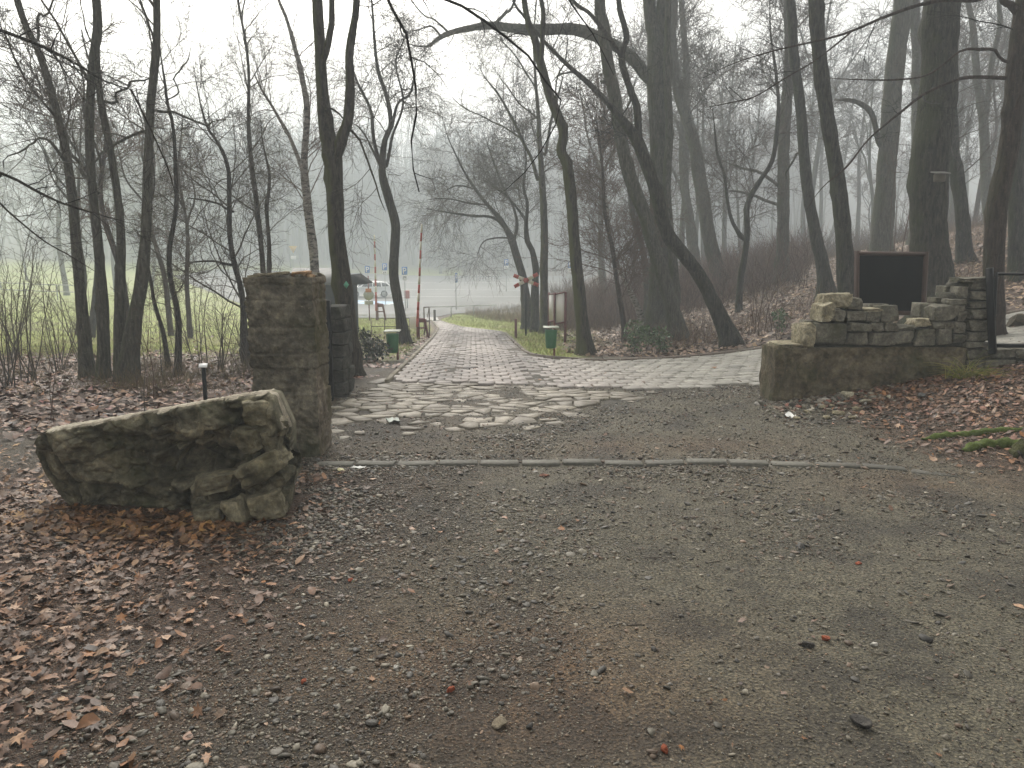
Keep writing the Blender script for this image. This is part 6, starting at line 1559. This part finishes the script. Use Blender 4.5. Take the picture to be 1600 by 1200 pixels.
# main roof: ridge along x; a cross gable at its right end
mb = MB(); th = .05
A = np.array([(xL - .1, Yh - .05, zE - .02), (xR - .35, Yh - .05, zE - .02), (xR - .35, Yh + .85, zR + .12), (xL - .1, Yh + .85, zR + .12)]); mb.add(np.concatenate([A, A - [0, 0, th]]), [np.array([(0, 1, 2, 3), (7, 6, 5, 4), (0, 4, 5, 1), (1, 5, 6, 2), (2, 6, 7, 3), (3, 7, 4, 0)])])
A = np.array([(xL - .1, Yh + 1.75, zE - .02), (xR - .35, Yh + 1.75, zE - .02), (xR - .35, Yh + .85, zR + .12), (xL - .1, Yh + .85, zR + .12)])[::-1]; mb.add(np.concatenate([A, A - [0, 0, th]]), [np.array([(0, 1, 2, 3), (7, 6, 5, 4), (0, 4, 5, 1), (1, 5, 6, 2), (2, 6, 7, 3), (3, 7, 4, 0)])])
part('roof', mb.mesh('roof', ROOF), o)
ga, gb, gc = pt(528, 445, Yh), pt(547, 429, Yh), pt(568, 444.5, Yh)
part('gable', MB().prism([(ga[0], ga[2]), (gc[0], gc[2]), (gb[0], gb[2])], Yh - .12, Yh + 1.8).mesh('gable', BLK), o)
# metal shelter fence left at meadow: long low structure
pA = pt(-40, 466, 62); pB = pt(130, 464, 62)
railing([(-60, 466, 60), (-10, 466, 60), (40, 465, 60), (90, 465, 60), (125, 464, 60)], 1.15, 'low pale railing across the far meadow at the left', m_=GREY_M, rails=(1., .55), r_=.045)
# nest box shelf on massive trunk
p = pt(1468, 278, 13.6); o = empty('nest_box', tuple(p), 'small wooden nest box with slanted roof on the massive trunk', 'nest box')
link('box', MB().box((0, 0, 0), (.15, .14, .13), bev=.01).mesh('box', simple('nest_wood', (.10, .085, .065), .8)), o); link('roof', MB().box((0, -.02, .085), (.24, .22, .02), rx=.2, bev=.004).mesh('roof', simple('nest_roof', (.16, .15, .14), .7)), o)
# small green tag on the forked tree
p = pt(541, 445, 11.28); link('trail_tag', MB().prism([(-.04, 0), (0, -.055), (.04, 0), (0, .055)], -.004, .004).mesh('trail_tag', simple('tag_green', (.10, .35, .22), .5, bmp=0)), label='small green diamond tag on the trunk of the forked tree', category='tag').location = tuple(p)

for e_ in [o for o in scene.objects if o.type == 'EMPTY' and o.parent is None and o.location.length == 0]:
    ch = [c for c in e_.children]; mn = np.min([np.array(c.data.vertices[0].co) for c in ch], 0)
    allv = [np.array(c.bound_box) for c in ch]; allv = np.concatenate(allv); cx_, cy_ = allv[:, 0].mean(), allv[:, 1].mean(); b0 = Vector((cx_, cy_, gz(cx_, cy_)))
    e_.location = b0
    for c in ch: c.location = -b0

# ------------------------------------------------------------------ haze, light, sky, camera
hz = MB().box((0, 140, 24.0), (760, 340, 60.0)).mesh('haze', None)
hm = D2.materials.new('haze'); hm.use_nodes = True; nt = hm.node_tree; nt.nodes.clear()
out = nt.nodes.new('ShaderNodeOutputMaterial'); pv = nt.nodes.new('ShaderNodeVolumePrincipled')
pv.inputs['Color'].default_value = (.675, .735, .775, 1); pv.inputs['Density'].default_value = HAZE = .0063; pv.inputs['Anisotropy'].default_value = .2
L(nt, pv.outputs[0], out.inputs['Volume']); hz.materials.append(hm)
link('haze', hz, kind='stuff')

w = D2.worlds.new('World'); scene.world = w; w.use_nodes = True; nt = w.node_tree
bgn = nt.nodes['Background']; sky = nt.nodes.new('ShaderNodeTexSky'); sky.sky_type = 'NISHITA'; sky.sun_disc = False
EL, AZ = math.radians(42), math.radians(-15)
sky.sun_elevation = EL; sky.sun_rotation = AZ; sky.air_density = 1; sky.dust_density = 6; sky.ozone_density = .6
hs = N(nt, 'ShaderNodeHueSaturation', i_Saturation=.05); L(nt, sky.outputs[0], hs.inputs['Color']); L(nt, mix(nt, 1.0, hs.outputs[0], (1.0, .957, .888), 'MULTIPLY'), bgn.inputs['Color'])
bgn.inputs['Strength'].default_value = .15
sl = D2.lights.new('sun', 'SUN'); sl.energy = 1.4; sl.angle = math.radians(18); sl.color = (1, .95, .88)
so = D2.objects.new('sun', sl); COL.objects.link(so)
dirv = Vector((math.sin(AZ) * math.cos(EL), math.cos(AZ) * math.cos(EL), math.sin(EL))); so.rotation_euler = dirv.to_track_quat('Z', 'Y').to_euler()

cam = D2.cameras.new('camera'); co = D2.objects.new('camera', cam); COL.objects.link(co); scene.camera = co
co.location = (0, 0, EYE); co.rotation_euler = (math.pi / 2 - PITCH, 0, 0)
cam.sensor_fit = 'HORIZONTAL'; cam.sensor_width = 36; cam.lens = F / 1600 * 36; cam.clip_end = 2000; cam.clip_start = .05
vs = scene.view_settings; vs.view_transform = 'Standard'; vs.look = 'None'; vs.gamma = 1; vs.exposure = 1.03
cy = scene.cycles
cy.volume_bounces = 3; cy.max_bounces = 6; cy.diffuse_bounces = 3; cy.glossy_bounces = 2; cy.transmission_bounces = 2
cy.use_denoising = True
cy.use_adaptive_sampling = True; cy.adaptive_threshold = .02
